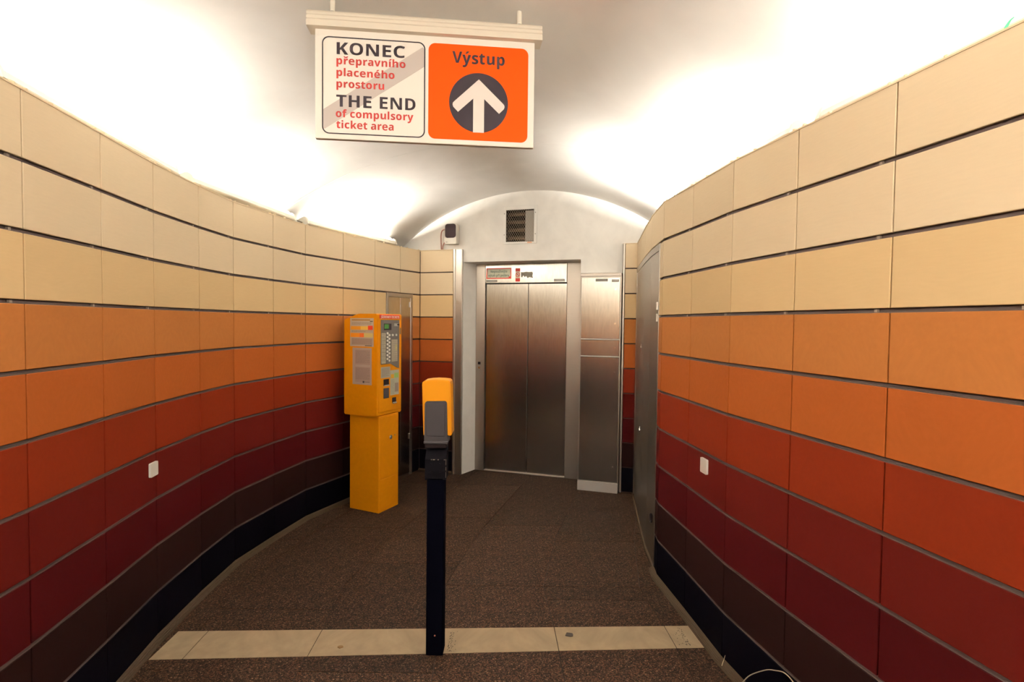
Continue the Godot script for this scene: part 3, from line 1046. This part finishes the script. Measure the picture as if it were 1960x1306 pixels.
# ---- hanging sign
func build_sign() -> void:
	var W := 0.947
	var t := thing("hanging_sign", "white hanging sign with an orange exit panel below a grooved rail", "sign", Transform3D(Basis(Vector3.UP, 0.1049), Vector3(-0.386, 2.4856, -2.392)))
	var H := 0.472
	bx("panel", Vector3(-W / 2, 0, -0.012), Vector3(W / 2, H, 0.012), M.sign_white, t, 0.002)
	# grooved rail
	var prof := PackedVector2Array([Vector2(-0.040, 0.462), Vector2(0.040, 0.462), Vector2(0.040, 0.484), Vector2(0.033, 0.487), Vector2(0.033, 0.491), Vector2(0.037, 0.494), Vector2(0.037, 0.503),
		Vector2(0.030, 0.506), Vector2(0.030, 0.510), Vector2(0.034, 0.513), Vector2(0.034, 0.522), Vector2(0.026, 0.532), Vector2(-0.026, 0.532), Vector2(-0.034, 0.522), Vector2(-0.034, 0.513), Vector2(-0.030, 0.510),
		Vector2(-0.030, 0.506), Vector2(-0.037, 0.503), Vector2(-0.037, 0.494), Vector2(-0.033, 0.491), Vector2(-0.033, 0.487), Vector2(-0.040, 0.484)])
	var rs := S()
	prism(rs, prof, -0.504, 0.504, Transform3D(Basis(Vector3(0, 0, 1), Vector3(0, 1, 0), Vector3(-1, 0, 0)), Vector3.ZERO))
	obj("rail", rs, M.sign_cream, t)
	for x in [-0.403, 0.405]:
		var s := S()
		tube(s, [Vector3(x, 0.53, 0), Vector3(x, 0.66, 0)], 0.011, -1.0, 12)
		var rod := obj("hanger_rod", s, M.white_paint, t)
		var c := S()
		prism(c, circle(0.015, 12), 0.530, 0.541, Transform3D(Basis(Vector3.RIGHT, Vector3(0, 0, -1), Vector3(0, 1, 0)), Vector3(x, 0, 0)))
		obj("rod_nut", c, M.vent_grey, rod)
		var f := S()
		box(f, Vector3(x - 0.035, 0.604, -0.02), Vector3(x + 0.035, 0.612, 0.02), 0.002)
		obj("ceiling_plate", f, M.white_paint, rod)
	# left field: end of the paid area
	var x0 := -W / 2 + 0.0286
	var y0 := 0.0208
	var w := 0.4375
	var h := 0.4128
	var zf := 0.0121
	var fo := S()
	var outer := rounded(x0, y0, x0 + w, y0 + h, 0.030, 8)
	var inner := rounded(x0 + 0.005, y0 + 0.005, x0 + w - 0.005, y0 + h - 0.005, 0.026, 8)
	for i in outer.size():
		var j := (i + 1) % outer.size()
		quad(fo, Vector3(outer[i].x, outer[i].y, zf + 0.0008), Vector3(outer[j].x, outer[j].y, zf + 0.0008), Vector3(inner[j].x, inner[j].y, zf + 0.0008), Vector3(inner[i].x, inner[i].y, zf + 0.0008), Vector3(0, 0, 1))
	obj("field_border", fo, M.sign_black, t)
	var band := S()
	var bp := PackedVector2Array([Vector2(x0 + 0.005, y0 + 0.055 * h), Vector2(x0 + 0.005, y0 + 0.25 * h), Vector2(x0 + w - 0.012, y0 + 0.948 * h), Vector2(x0 + w - 0.005, y0 + 0.930 * h), Vector2(x0 + w - 0.005, y0 + 0.745 * h), Vector2(x0 + 0.012, y0 + 0.052 * h)])
	prism(band, bp, zf - 0.001, zf + 0.0004)
	obj("diagonal_band", band, M.sign_grey, t)
	var zt := zf + 0.0010
	var tx := [["KONEC", 0.140, 0.800, 0.822, 0.122, 0], ["přepravního", 0.138, 0.805, 0.720, 0.078, 1], ["placeného", 0.138, 0.698, 0.600, 0.078, 1], ["prostoru", 0.138, 0.598, 0.482, 0.078, 1],
		["THE", 0.136, 0.476, 0.284, 0.122, 0], ["END", 0.556, 0.905, 0.284, 0.122, 0], ["of compulsory", 0.132, 0.885, 0.176, 0.078, 1], ["ticket area", 0.136, 0.692, 0.062, 0.078, 1]]
	for l in tx:
		lettering(l[0], x0 + l[1] * w, x0 + l[2] * w, y0 + l[3] * h, l[4] * h, zt, M.sign_black if l[5] == 0 else M.sign_red, t)
	# right field: exit
	var x1 := x0 + w + 0.0137
	var ow := 0.4393
	var of := S()
	prism(of, rounded(x1, y0, x1 + ow, y0 + h, 0.030, 8), zf - 0.001, zf + 0.0006)
	var field := obj("orange_field", of, M.sign_orange, t)
	lettering("Výstup", x1 + 0.235 * ow, x1 + 0.760 * ow, y0 + 0.808 * h, 0.118 * h, zt, M.sign_black, field)
	var c := Vector2(x1 + 0.502 * ow, y0 + 0.398 * h)
	var disc := S()
	prism(disc, circle(0.130, 64, c), zf, zf + 0.0012)
	obj("black_disc", disc, M.sign_black, field)
	var u := 0.432
	var ar := PackedVector2Array()
	var half := [Vector2(0.0, 0.237), Vector2(0.252, 0.002), Vector2(0.263, -0.012), Vector2(0.266, -0.030), Vector2(0.259, -0.050), Vector2(0.210, -0.100), Vector2(0.056, 0.042), Vector2(0.056, -0.300)]
	for q in half:
		ar.append(c + q * u)
	for i in range(half.size() - 1, 0, -1):
		ar.append(c + Vector2(-half[i].x, half[i].y) * u)
	var as_ := S()
	prism(as_, ar, zf + 0.001, zf + 0.0020)
	obj("arrow", as_, M.arrow, field)

# ---- ticket machine
func sheet(called: String, a: Vector3, b: Vector3, c: Vector3, d: Vector3, n: Vector3, material: Material, parent: Node) -> MeshInstance3D:
	# a thin printed sheet: lower left, lower right, upper right, upper left
	var st := S()
	var o := n * 0.0012
	quad(st, a + o, b + o, c + o, d + o, n)
	quad(st, a, b, b + o, a + o, (a - d).normalized())
	quad(st, d, c, c + o, d + o, (d - a).normalized())
	quad(st, a, d, d + o, a + o, (a - b).normalized())
	quad(st, b, c, c + o, b + o, (b - a).normalized())
	return obj(called, st, material, parent)

func build_ticket_machine() -> void:
	var x := Vector3(0.434, 0, -0.901).normalized()
	var t := thing("ticket_machine", "tall yellow ticket machine on a narrower yellow pedestal by the wall", "ticket machine", Transform3D(Basis(x, Vector3.UP, x.cross(Vector3.UP)), Vector3(-1.162, 0, -4.682)))
	# pedestal
	bx("pedestal", Vector3(0, 0, -0.333), Vector3(0.278, 0.862, 0), M.yellow, t, 0.004)
	var pd := bx("pedestal_door", Vector3(0.014, 0.300, -0.001), Vector3(0.266, 0.850, 0.0035), M.yellow, t, 0.0025)
	lock(pd, 0.158, 0.655, 0.0035, 0.020)
	lock(pd, 0.215, 0.665, 0.0035, 0.006)
	bx("pedestal_door", Vector3(0.014, 0.030, -0.001), Vector3(0.266, 0.294, 0.0035), M.yellow, t, 0.0025)
	# head: side profile drawn out along x
	var hx0 := -0.03
	var hx1 := 0.313
	var prof := PackedVector2Array([Vector2(0.0, 0.874), Vector2(-0.010, 0.862), Vector2(-0.360, 0.862), Vector2(-0.370, 0.872), Vector2(-0.370, 1.705), Vector2(-0.362, 1.716), Vector2(-0.215, 1.764), Vector2(-0.190, 1.768), Vector2(-0.010, 1.768), Vector2(0.0, 1.758)])
	var hs := S()
	prism(hs, prof, hx0, hx1, Transform3D(Basis(Vector3(0, 0, 1), Vector3(0, 1, 0), Vector3(1, 0, 0)), Vector3.ZERO))
	obj("housing", hs, M.yellow, t)
	var fw := hx1 - hx0
	var yt := 1.765
	var yb := 0.865
	var fx := func(u: float) -> float: return hx0 + u * fw
	var fy := func(v: float) -> float: return yt + v * (yb - yt)
	# front door with a rim of shadow gap
	var door := bx("front_door", Vector3(fx.call(0.05), fy.call(0.965), 0.0), Vector3(fx.call(0.965), fy.call(0.045), 0.006), M.yellow, t, 0.003)
	var z := 0.006
	# red header with white letters
	var hd := bx("header_label", Vector3(fx.call(0.10), fy.call(0.043), 0.0), Vector3(fx.call(0.90), fy.call(0.004), 0.0075), M.label_red, t, 0.001)
	lettering("JÍZDENKY-TICKETS", fx.call(0.125), fx.call(0.875), fy.call(0.038), 0.021, 0.0078, M.sign_white, hd)
	# grey control panel, lower edge slanting
	var cp := S()
	prism(cp, PackedVector2Array([Vector2(fx.call(0.125), fy.call(0.055)), Vector2(fx.call(0.875), fy.call(0.055)), Vector2(fx.call(0.875), fy.call(0.545)), Vector2(fx.call(0.78), fy.call(0.538)), Vector2(fx.call(0.52), fy.call(0.492)), Vector2(fx.call(0.125), fy.call(0.494))]), z - 0.001, z + 0.004)
	var panel := obj("control_panel", cp, M.panel_grey, t)
	z = 0.010
	bx("display_surround", Vector3(fx.call(0.235), fy.call(0.155), z - 0.001), Vector3(fx.call(0.54), fy.call(0.092), z + 0.002), M.dark_plastic, panel, 0.001)
	bx("display", Vector3(fx.call(0.255), fy.call(0.143), z), Vector3(fx.call(0.43), fy.call(0.098), z + 0.003), M.screen, panel, 0.0005)
	bx("coin_slot", Vector3(fx.call(0.64), fy.call(0.118), z - 0.001), Vector3(fx.call(0.80), fy.call(0.090), z + 0.006), M.vent_grey, panel, 0.002)
	bx("coin_slit", Vector3(fx.call(0.76), fy.call(0.108), z + 0.002), Vector3(fx.call(0.85), fy.call(0.096), z + 0.0085), M.dark_plastic, panel, 0.001)
	var price := paper(64, 160, Color(0.62, 0.58, 0.50), func(im: Image):
		for k in 8:
			im.fill_rect(Rect2i(2, 3 + k * 20, 60, 16), Color(0.70, 0.66, 0.57))
		lines(im, 6, 6, 58, 156, 6, 2, Color(0.40, 0.36, 0.32), 4))
	var list2 := paper(96, 160, Color(0.66, 0.61, 0.52), func(im: Image):
		for k in 11:
			im.fill_rect(Rect2i(0, k * 15, 96, 1), Color(0.42, 0.38, 0.33))
		im.fill_rect(Rect2i(60, 40, 30, 40), Color(0.72, 0.66, 0.44))
		lines(im, 5, 4, 90, 156, 7, 2, Color(0.47, 0.43, 0.38), 9))
	sheet("price_list", Vector3(fx.call(0.145), fy.call(0.485), z), Vector3(fx.call(0.315), fy.call(0.485), z), Vector3(fx.call(0.315), fy.call(0.185), z), Vector3(fx.call(0.145), fy.call(0.185), z), Vector3(0, 0, 1), price, panel)
	sheet("price_list", Vector3(fx.call(0.55), fy.call(0.472), z), Vector3(fx.call(0.795), fy.call(0.472), z), Vector3(fx.call(0.795), fy.call(0.250), z), Vector3(fx.call(0.55), fy.call(0.250), z), Vector3(0, 0, 1), list2, panel)
	var btn := S()
	prism(btn, circle(0.0105, 12), 0.0, 0.006, Transform3D.IDENTITY)
	var bm := btn.commit()
	for k in 8:
		for q in [[0.375, 0.188 + k * 0.0362], [0.452, 0.206 + k * 0.0362]]:
			var o := mesh_node("button", bm, M.white, panel)
			o.position = Vector3(fx.call(q[0]), fy.call(q[1]), z)
	for q in [0.585, 0.735]:
		var o := mesh_node("button", bm, M.white, panel)
		o.position = Vector3(fx.call(q), fy.call(0.206), z)
	z = 0.006
	# small posted sheets and openings below
	var small := paper(96, 84, Color(0.66, 0.62, 0.56), func(im: Image): lines(im, 10, 10, 86, 76, 6, 2, Color(0.44, 0.40, 0.37), 21))
	var tall := paper(96, 210, Color(0.68, 0.66, 0.58), func(im: Image):
		im.fill_rect(Rect2i(6, 34, 34, 34), Color(0.85, 0.62, 0.14))
		im.fill_rect(Rect2i(44, 26, 48, 40), Color(0.55, 0.68, 0.36))
		im.fill_rect(Rect2i(50, 110, 40, 76), Color(0.58, 0.52, 0.47))
		lines(im, 8, 78, 46, 200, 7, 2, Color(0.48, 0.46, 0.42), 5)
		lines(im, 52, 112, 88, 184, 6, 2, Color(0.45, 0.41, 0.38), 6))
	sheet("notice", Vector3(fx.call(0.135), fy.call(0.628), z), Vector3(fx.call(0.51), fy.call(0.628), z), Vector3(fx.call(0.51), fy.call(0.520), z), Vector3(fx.call(0.135), fy.call(0.520), z), Vector3(0, 0, 1), small, t)
	sheet("notice", Vector3(fx.call(0.515), fy.call(0.812), z), Vector3(fx.call(0.875), fy.call(0.812), z), Vector3(fx.call(0.875), fy.call(0.560), z), Vector3(fx.call(0.515), fy.call(0.560), z), Vector3(0, 0, 1), tall, t)
	bx("banknote_slot", Vector3(fx.call(0.24), fy.call(0.705), z - 0.001), Vector3(fx.call(0.46), fy.call(0.642), z + 0.004), M.dark_plastic, t, 0.002)
	bx("slot_lip", Vector3(fx.call(0.25), fy.call(0.708), z), Vector3(fx.call(0.45), fy.call(0.699), z + 0.012), M.vent_grey, t, 0.002)
	bx("flap", Vector3(fx.call(0.24), fy.call(0.832), z - 0.001), Vector3(fx.call(0.46), fy.call(0.730), z + 0.004), M.grey_plastic, t, 0.002)
	bx("change_tray", Vector3(fx.call(0.595), fy.call(0.892), z - 0.001), Vector3(fx.call(0.76), fy.call(0.838), z + 0.003), M.dark_plastic, t, 0.002)
	bx("tray_lip", Vector3(fx.call(0.605), fy.call(0.898), z), Vector3(fx.call(0.75), fy.call(0.884), z + 0.014), M.vent_grey, t, 0.002)
	bx("door_grip", Vector3(fx.call(0.915), fy.call(0.20), z - 0.001), Vector3(fx.call(0.945), fy.call(0.135), z + 0.003), M.panel_grey, t, 0.001)
	# notices on the side
	var n1 := paper(220, 190, Color(0.70, 0.63, 0.55), func(im: Image):
		im.fill_rect(Rect2i(16, 8, 172, 8), Color(0.60, 0.42, 0.16))
		im.fill_rect(Rect2i(186, 18, 26, 6), Color(0.25, 0.22, 0.2))
		lines(im, 16, 28, 204, 46, 6, 2, Color(0.42, 0.38, 0.36), 11)
		im.fill_rect(Rect2i(6, 54, 160, 24), Color(0.88, 0.58, 0.12))
		im.fill_rect(Rect2i(100, 54, 70, 24), Color(0.90, 0.72, 0.30))
		im.fill_rect(Rect2i(168, 50, 44, 28), Color(0.86, 0.24, 0.10))
		lines(im, 16, 84, 204, 96, 6, 2, Color(0.42, 0.38, 0.36), 12)
		im.fill_rect(Rect2i(4, 100, 86, 28), Color(0.90, 0.55, 0.10))
		im.fill_rect(Rect2i(90, 100, 40, 28), Color(0.90, 0.42, 0.16))
		im.fill_rect(Rect2i(130, 100, 84, 28), Color(0.80, 0.72, 0.44))
		im.fill_rect(Rect2i(14, 134, 196, 46), Color(0.62, 0.53, 0.47))
		lines(im, 18, 137, 204, 178, 5, 2, Color(0.50, 0.42, 0.38), 13)
		im.fill_rect(Rect2i(140, 181, 64, 5), Color(0.30, 0.26, 0.24)))
	var n2 := paper(160, 330, Color(0.66, 0.58, 0.52), func(im: Image):
		im.fill_rect(Rect2i(22, 18, 126, 290), Color(0.62, 0.53, 0.48))
		lines(im, 26, 24, 146, 140, 5, 2, Color(0.50, 0.42, 0.39), 14)
		im.fill_rect(Rect2i(24, 150, 124, 22), Color(0.66, 0.59, 0.53))
		lines(im, 26, 180, 146, 286, 5, 2, Color(0.50, 0.42, 0.39), 15)
		im.fill_rect(Rect2i(86, 296, 14, 18), Color(0.22, 0.19, 0.18))
		im.fill_rect(Rect2i(104, 302, 40, 6), Color(0.45, 0.38, 0.35)))
	var sx := hx0
	sheet("posted_notice", Vector3(sx, 1.478, -0.300), Vector3(sx, 1.478, -0.035), Vector3(sx, 1.728, -0.035), Vector3(sx, 1.728, -0.300), Vector3(-1, 0, 0), n1, t)
	sheet("posted_notice", Vector3(sx, 1.140, -0.272), Vector3(sx, 1.140, -0.056), Vector3(sx, 1.466, -0.056), Vector3(sx, 1.466, -0.272), Vector3(-1, 0, 0), n2, t)

# ---- ticket validator on its post
func build_validator() -> void:
	var t := thing("ticket_validator", "yellow and grey ticket validator on a black post on the white stripe", "validator", Transform3D(Basis.IDENTITY, Vector3(-0.378, 0, -2.674)))
	bx("post", Vector3(-0.0435, 0.0, -0.088), Vector3(0.0435, 0.915, 0.0), M.black, t, 0.004)
	var s := S()
	# bracket: a box whose top slopes up to the back
	prism(s, PackedVector2Array([Vector2(0.0, 0.905), Vector2(0.0, 1.008), Vector2(-0.004, 1.013), Vector2(-0.085, 1.086), Vector2(-0.096, 1.086), Vector2(-0.096, 0.905)]), -0.053, 0.053, Transform3D(Basis(Vector3(0, 0, 1), Vector3(0, 1, 0), Vector3(1, 0, 0)), Vector3.ZERO))
	var br := obj("bracket", s, M.black_worn, t)
	var chips := S()
	var r := RandomNumberGenerator.new()
	r.seed = 5
	for k in 16:
		var y := r.randf_range(0.905, 1.0)
		box(chips, Vector3(0.0515, y, -0.003), Vector3(0.0534, y + r.randf_range(0.003, 0.012), 0.0004))
	for k in 6:
		var x := r.randf_range(-0.05, 0.045)
		box(chips, Vector3(x, 1.006, -0.002), Vector3(x + r.randf_range(0.003, 0.010), 1.0096, 0.0005))
	stuff(obj("paint_chips", chips, M.chip, br))
	var b := S()
	for q in [[-0.022, 0.985], [0.022, 0.985], [-0.022, 0.945], [0.022, 0.945]]:
		prism(b, circle(0.005, 10, Vector2(q[0], q[1])), 0.0, 0.004)
	stuff(obj("bracket_bolts", b, M.black_worn, br))
	var rv := S()
	prism(rv, circle(0.004, 10, Vector2(0.002, 0.106)), 0.0, 0.003)
	obj("rivet", rv, M.cable, t)
	# yellow hood: curved front, rounded upper corners, open notch for the grey front
	var yb := S()
	var hood := PackedVector2Array()
	for q in rounded(-0.071, 1.128, 0.074, 1.408, 0.014, 5, false):
		hood.append(q)
	hood.clear()
	hood = PackedVector2Array([Vector2(-0.064, 1.130), Vector2(-0.0715, 1.385), Vector2(-0.0695, 1.397), Vector2(-0.060, 1.404), Vector2(-0.03, 1.409), Vector2(0.0, 1.411), Vector2(0.03, 1.410), Vector2(0.060, 1.407), Vector2(0.069, 1.400), Vector2(0.0715, 1.388), Vector2(0.079, 1.135), Vector2(0.076, 1.129), Vector2(0.068, 1.128), Vector2(0.060, 1.130), Vector2(0.058, 1.20), Vector2(0.055, 1.24), Vector2(-0.050, 1.24), Vector2(-0.054, 1.20), Vector2(-0.056, 1.130)])
	prism(yb, hood, -0.120, -0.012)
	var edge := PackedVector2Array()
	for q in hood:
		var c := Vector2(0.003, 1.27)
		edge.append(c + (q - c) * Vector2(0.94, 0.975))
	prism(yb, edge, -0.013, -0.006)
	obj("hood", yb, M.yellow_box, t)
	var gs := S()
	var gp := PackedVector2Array([Vector2(-0.057, 1.100), Vector2(-0.057, 1.110), Vector2(-0.055, 1.290), Vector2(-0.051, 1.299), Vector2(-0.044, 1.303), Vector2(0.045, 1.305), Vector2(0.052, 1.301), Vector2(0.055, 1.292), Vector2(0.060, 1.110), Vector2(0.060, 1.100)])
	prism(gs, gp, -0.10, 0.006)
	var face := obj("front_cover", gs, M.grey_plastic, t)
	bx("display_field", Vector3(-0.046, 1.128, 0.004), Vector3(0.047, 1.292, 0.008), M.grey_plastic, face, 0.0025)
	bx("ticket_slot_lip", Vector3(-0.060, 1.090, -0.09), Vector3(0.062, 1.104, 0.016), M.grey_plastic, t, 0.004)
	bx("neck", Vector3(-0.055, 1.066, -0.094), Vector3(0.055, 1.091, 0.004), M.dark_plastic, t, 0.004)

# ---- the small things
func build_small() -> void:
	# white stripe across the floor, cut by the joints of the paving
	var t := thing("floor_stripe", "cream white stripe painted across the floor under the validator post", "floor marking")
	var fl := Vector2(-1.80, -2.862); var fr := Vector2(1.0, -2.970)
	var nl := Vector2(-1.80, -2.616); var nr := Vector2(1.06, -2.770)
	var xs := [-1.80, -1.635, -1.022, -0.371, 0.2575, 0.880, 1.03]
	for i in xs.size() - 1:
		var a: float = xs[i] + 0.002
		var b: float = xs[i + 1] - 0.002
		var p := func(x: float, far: bool) -> Vector2:
			if far:
				return Vector2(x - 0.004 if i > 0 or x > -1.7 else x, lerpf(fl.y, fr.y, (x - fl.x) / (fr.x - fl.x)))
			return Vector2(x + 0.004, lerpf(nl.y, nr.y, (x - nl.x) / (nr.x - nl.x)))
		var s := S()
		prism(s, PackedVector2Array([p.call(a, true), p.call(b, true), p.call(b, false), p.call(a, false)]), 0.0, 0.0016, Transform3D(Basis(Vector3.RIGHT, Vector3(0, 0, 1), Vector3(0, 1, 0)), Vector3.ZERO))
		obj("stripe_piece", s, M.stripe, t)
	# grime specks where the stripe is scuffed, at the post and at the right skirting
	var gr := S()
	var r := RandomNumberGenerator.new()
	r.seed = 41
	for k in 170:
		var right := k % 2 == 0
		var c := Vector2(0.965 + absf(r.randfn(0, 0.022)) * -1.0, r.randf_range(-2.95, -2.785)) if right else Vector2(-0.318 + absf(r.randfn(0, 0.016)), r.randf_range(-2.89, -2.70))
		var poly := PackedVector2Array()
		var rad := r.randf_range(0.0006, 0.0028)
		for j in 6:
			poly.append(c + Vector2(cos(TAU * j / 6), sin(TAU * j / 6) * 1.5) * rad * r.randf_range(0.5, 1.2))
		prism(gr, poly, 0.0015, 0.0022, Transform3D(Basis(Vector3.RIGHT, Vector3(0, 0, 1), Vector3(0, 1, 0)), Vector3.ZERO))
	stuff(obj("grime_specks", gr, M.dirt, t))
	for q in [[Vector2(0.331, -2.866), 0.020, M.dirt, "dark squashed blob of litter on the white floor stripe", 3], [Vector2(-0.877, -2.735), 0.013, M.leaf, "small brown leaf scrap on the white floor stripe", 4]]:
		r.seed = q[4]
		var poly := PackedVector2Array()
		for j in 9:
			poly.append(Vector2(cos(TAU * j / 9) * 1.2, sin(TAU * j / 9)) * q[1] * r.randf_range(0.6, 1.1))
		var s := S()
		prism(s, poly, 0.0016, 0.006, Transform3D(Basis(Vector3.RIGHT, Vector3(0, 0, 1), Vector3(0, 1, 0)), Vector3(q[0].x, 0, q[0].y)))
		tag(obj("litter", s, q[2]), q[3], "litter")
	# blank plates on the tiled walls
	var f := facet(left_pts[8], left_pts[9], -1.0)
	var o := S()
	prism(o, rounded(-0.037, -0.036, 0.037, 0.036, 0.006, 4), 0.0, 0.011)
	var pl := obj("wall_plate", o, M.white)
	pl.transform = f * Transform3D(Basis.IDENTITY, Vector3(0.404, 0.922, 0.0))
	tag(pl, "small square white plate on the dark red tile of the ticket machine's wall", "wall plate")
	var f2 := facet(right_pts[9], right_pts[10], 1.0)
	var o2 := S()
	prism(o2, rounded(-0.037, -0.040, 0.037, 0.040, 0.006, 4), 0.0, 0.011)
	var pl2 := obj("wall_plate", o2, M.white)
	pl2.transform = f2 * Transform3D(Basis.IDENTITY, Vector3(0.225, 0.938, 0.0))
	tag(pl2, "small square white plate on the red tile of the metal door's wall", "wall plate")
	# speaker
	var sp := thing("loudspeaker", "small white wall loudspeaker with a dark grille above the tiled pier", "loudspeaker", end_xf(-0.012, -0.028, 2.56))
	var hs := S()
	prism(hs, rounded(-0.068, 0.0, 0.068, 0.222, 0.012, 4), 0.0, 0.085)
	obj("housing", hs, M.white, sp)
	var gr2 := S()
	prism(gr2, rounded(-0.063, 0.066, 0.063, 0.218, 0.030, 6), 0.083, 0.090)
	obj("grille", gr2, M.dark_plastic, sp)
	bx("badge", Vector3(-0.055, 0.018, 0.084), Vector3(-0.035, 0.023, 0.0865), M.panel_grey, sp, 0.0)
	var c1 := S()
	tube(c1, curve([Vector3(-0.066, 0.165, 0.03), Vector3(-0.10, 0.168, 0.03), Vector3(-0.128, 0.150, 0.03), Vector3(-0.138, 0.10, 0.03), Vector3(-0.138, 0.0, 0.024), Vector3(-0.138, -0.050, 0.018)], 5), 0.006, -1.0, 8)
	obj("cable", c1, M.cable, sp)
	var c2 := S()
	tube(c2, curve([Vector3(-0.066, 0.030, 0.03), Vector3(-0.095, 0.022, 0.03), Vector3(-0.116, -0.015, 0.026), Vector3(-0.122, -0.050, 0.020)], 5), 0.006, -1.0, 8)
	obj("cable", c2, M.cable, sp)
	bx("cable_clip", Vector3(-0.086, 0.088, 0.0), Vector3(-0.074, 0.104, 0.02), M.label_pale, sp, 0.002)
	# vent above the lift
	var v := thing("air_vent", "square air vent with wire mesh and dark louvres above the lift", "vent", end_xf(0.755, -0.03, 2.5475))
	var fs := S()
	var iw := 0.156
	box(fs, Vector3(-0.188, 0.0, 0.0), Vector3(-iw, 0.405, 0.010), 0.002)
	box(fs, Vector3(iw, 0.0, 0.0), Vector3(0.188, 0.405, 0.010), 0.002)
	box(fs, Vector3(-iw, 0.0, 0.0), Vector3(iw, 0.0225, 0.010), 0.002)
	box(fs, Vector3(-iw, 0.3635, 0.0), Vector3(iw, 0.405, 0.010), 0.002)
	var frame := obj("frame", fs, M.plaster, v)
	for q in [[-0.172, 0.10], [-0.172, 0.325], [0.172, 0.10], [0.172, 0.325]]:
		var sc := S()
		prism(sc, circle(0.006, 10, Vector2(q[0], q[1])), 0.010, 0.013)
		obj("screw", sc, M.vent_grey, frame)
	bx("orange_sticker", Vector3(0.085, 0.004, 0.010), Vector3(0.135, 0.020, 0.0105), M.sticker, frame, 0.0)
	var ins := S()
	box(ins, Vector3(-0.156, 0.0225, -0.30), Vector3(0.156, 0.3635, -0.28))
	box(ins, Vector3(-0.156, 0.0225, -0.30), Vector3(-0.150, 0.3635, 0.0))
	box(ins, Vector3(-0.156, 0.0225, -0.30), Vector3(0.156, 0.0285, 0.0))
	box(ins, Vector3(-0.156, 0.3575, -0.30), Vector3(0.156, 0.3635, 0.0))
	obj("duct", ins, M.vent_dark, v)
	bx("side_panel", Vector3(0.050, 0.0285, -0.05), Vector3(0.156, 0.3575, -0.03), M.vent_grey, v, 0.002)
	for k in 4:
		var sl := S()
		box(sl, Vector3(-0.15, -0.010, -0.03), Vector3(0.05, 0.010, 0.03), 0.002, Transform3D(Basis(Vector3.RIGHT, 0.5), Vector3(0, 0.075 + k * 0.085, -0.075)))
		obj("louvre", sl, M.vent_slat, v)
	var wires := S()
	var hgt := 0.341
	for k in range(-13, 27):
		for dgn in [1.0, -1.0]:
			# slanted wires clipped to the opening
			var xa := -iw + k * 0.024
			var pa := Vector2(xa, 0.0)
			var pb := Vector2(xa + dgn * hgt * 0.6, hgt)
			if dgn < 0.0:
				pa.x += 0.0
			var ta := 0.0
			var tb := 1.0
			var dxx := pb.x - pa.x
			var t0 := (-iw - pa.x) / dxx
			var t1 := (iw - pa.x) / dxx
			ta = maxf(ta, minf(t0, t1))
			tb = minf(tb, maxf(t0, t1))
			if tb - ta < 0.02:
				continue
			var a3 := pa.lerp(pb, ta)
			var b3 := pa.lerp(pb, tb)
			tube(wires, [Vector3(a3.x, 0.0225 + a3.y, 0.002), Vector3(b3.x, 0.0225 + b3.y, 0.002)], 0.0011, -1.0, 4)
	stuff(obj("wire_mesh", wires, M.mesh_wire, v))
	# pale green ribbon on the wall top, bent wire at the foot of the right wall
	var gs := S()
	tube(gs, curve([Vector3(1.362, 2.500, -1.512), Vector3(1.3598, 2.530, -1.515), Vector3(1.361, 2.5425, -1.5100), Vector3(1.3625, 2.5495, -1.5035), Vector3(1.3645, 2.553, -1.4960)], 5), 0.0055, 0.0012, 8)
	tag(obj("ribbon", gs, M.green), "pale green ribbon end sticking up behind the tiled wall top", "ribbon")
	var wf := S()
	tube(wf, curve([Vector3(1.0830, 0.003, -2.465), Vector3(1.0870, 0.0378, -2.4377), Vector3(1.0983, 0.1139, -2.380), Vector3(1.1183, 0.2063, -2.2773), Vector3(1.1296, 0.2426, -2.2192), Vector3(1.1404, 0.2685, -2.1637), Vector3(1.1500, 0.262, -2.105), Vector3(1.1580, 0.215, -2.06), Vector3(1.164, 0.12, -2.03), Vector3(1.160, 0.003, -2.02)], 5), 0.0021, -1.0, 6)
	tag(obj("bent_wire", wf, M.wire), "thin pale bent wire loop at the foot of the red tiled wall", "wire")
	var tw := S()
	tube(tw, [Vector3(1.0545, 0.001, -2.600), Vector3(1.0572, 0.0326, -2.5906), Vector3(1.0595, 0.0613, -2.5787), Vector3(1.061, 0.0845, -2.571)], 0.0019, 0.0010, 6)
	tag(obj("straw_stalk", tw, M.wire), "short pale straw stalk propped against the navy plinth", "stalk")
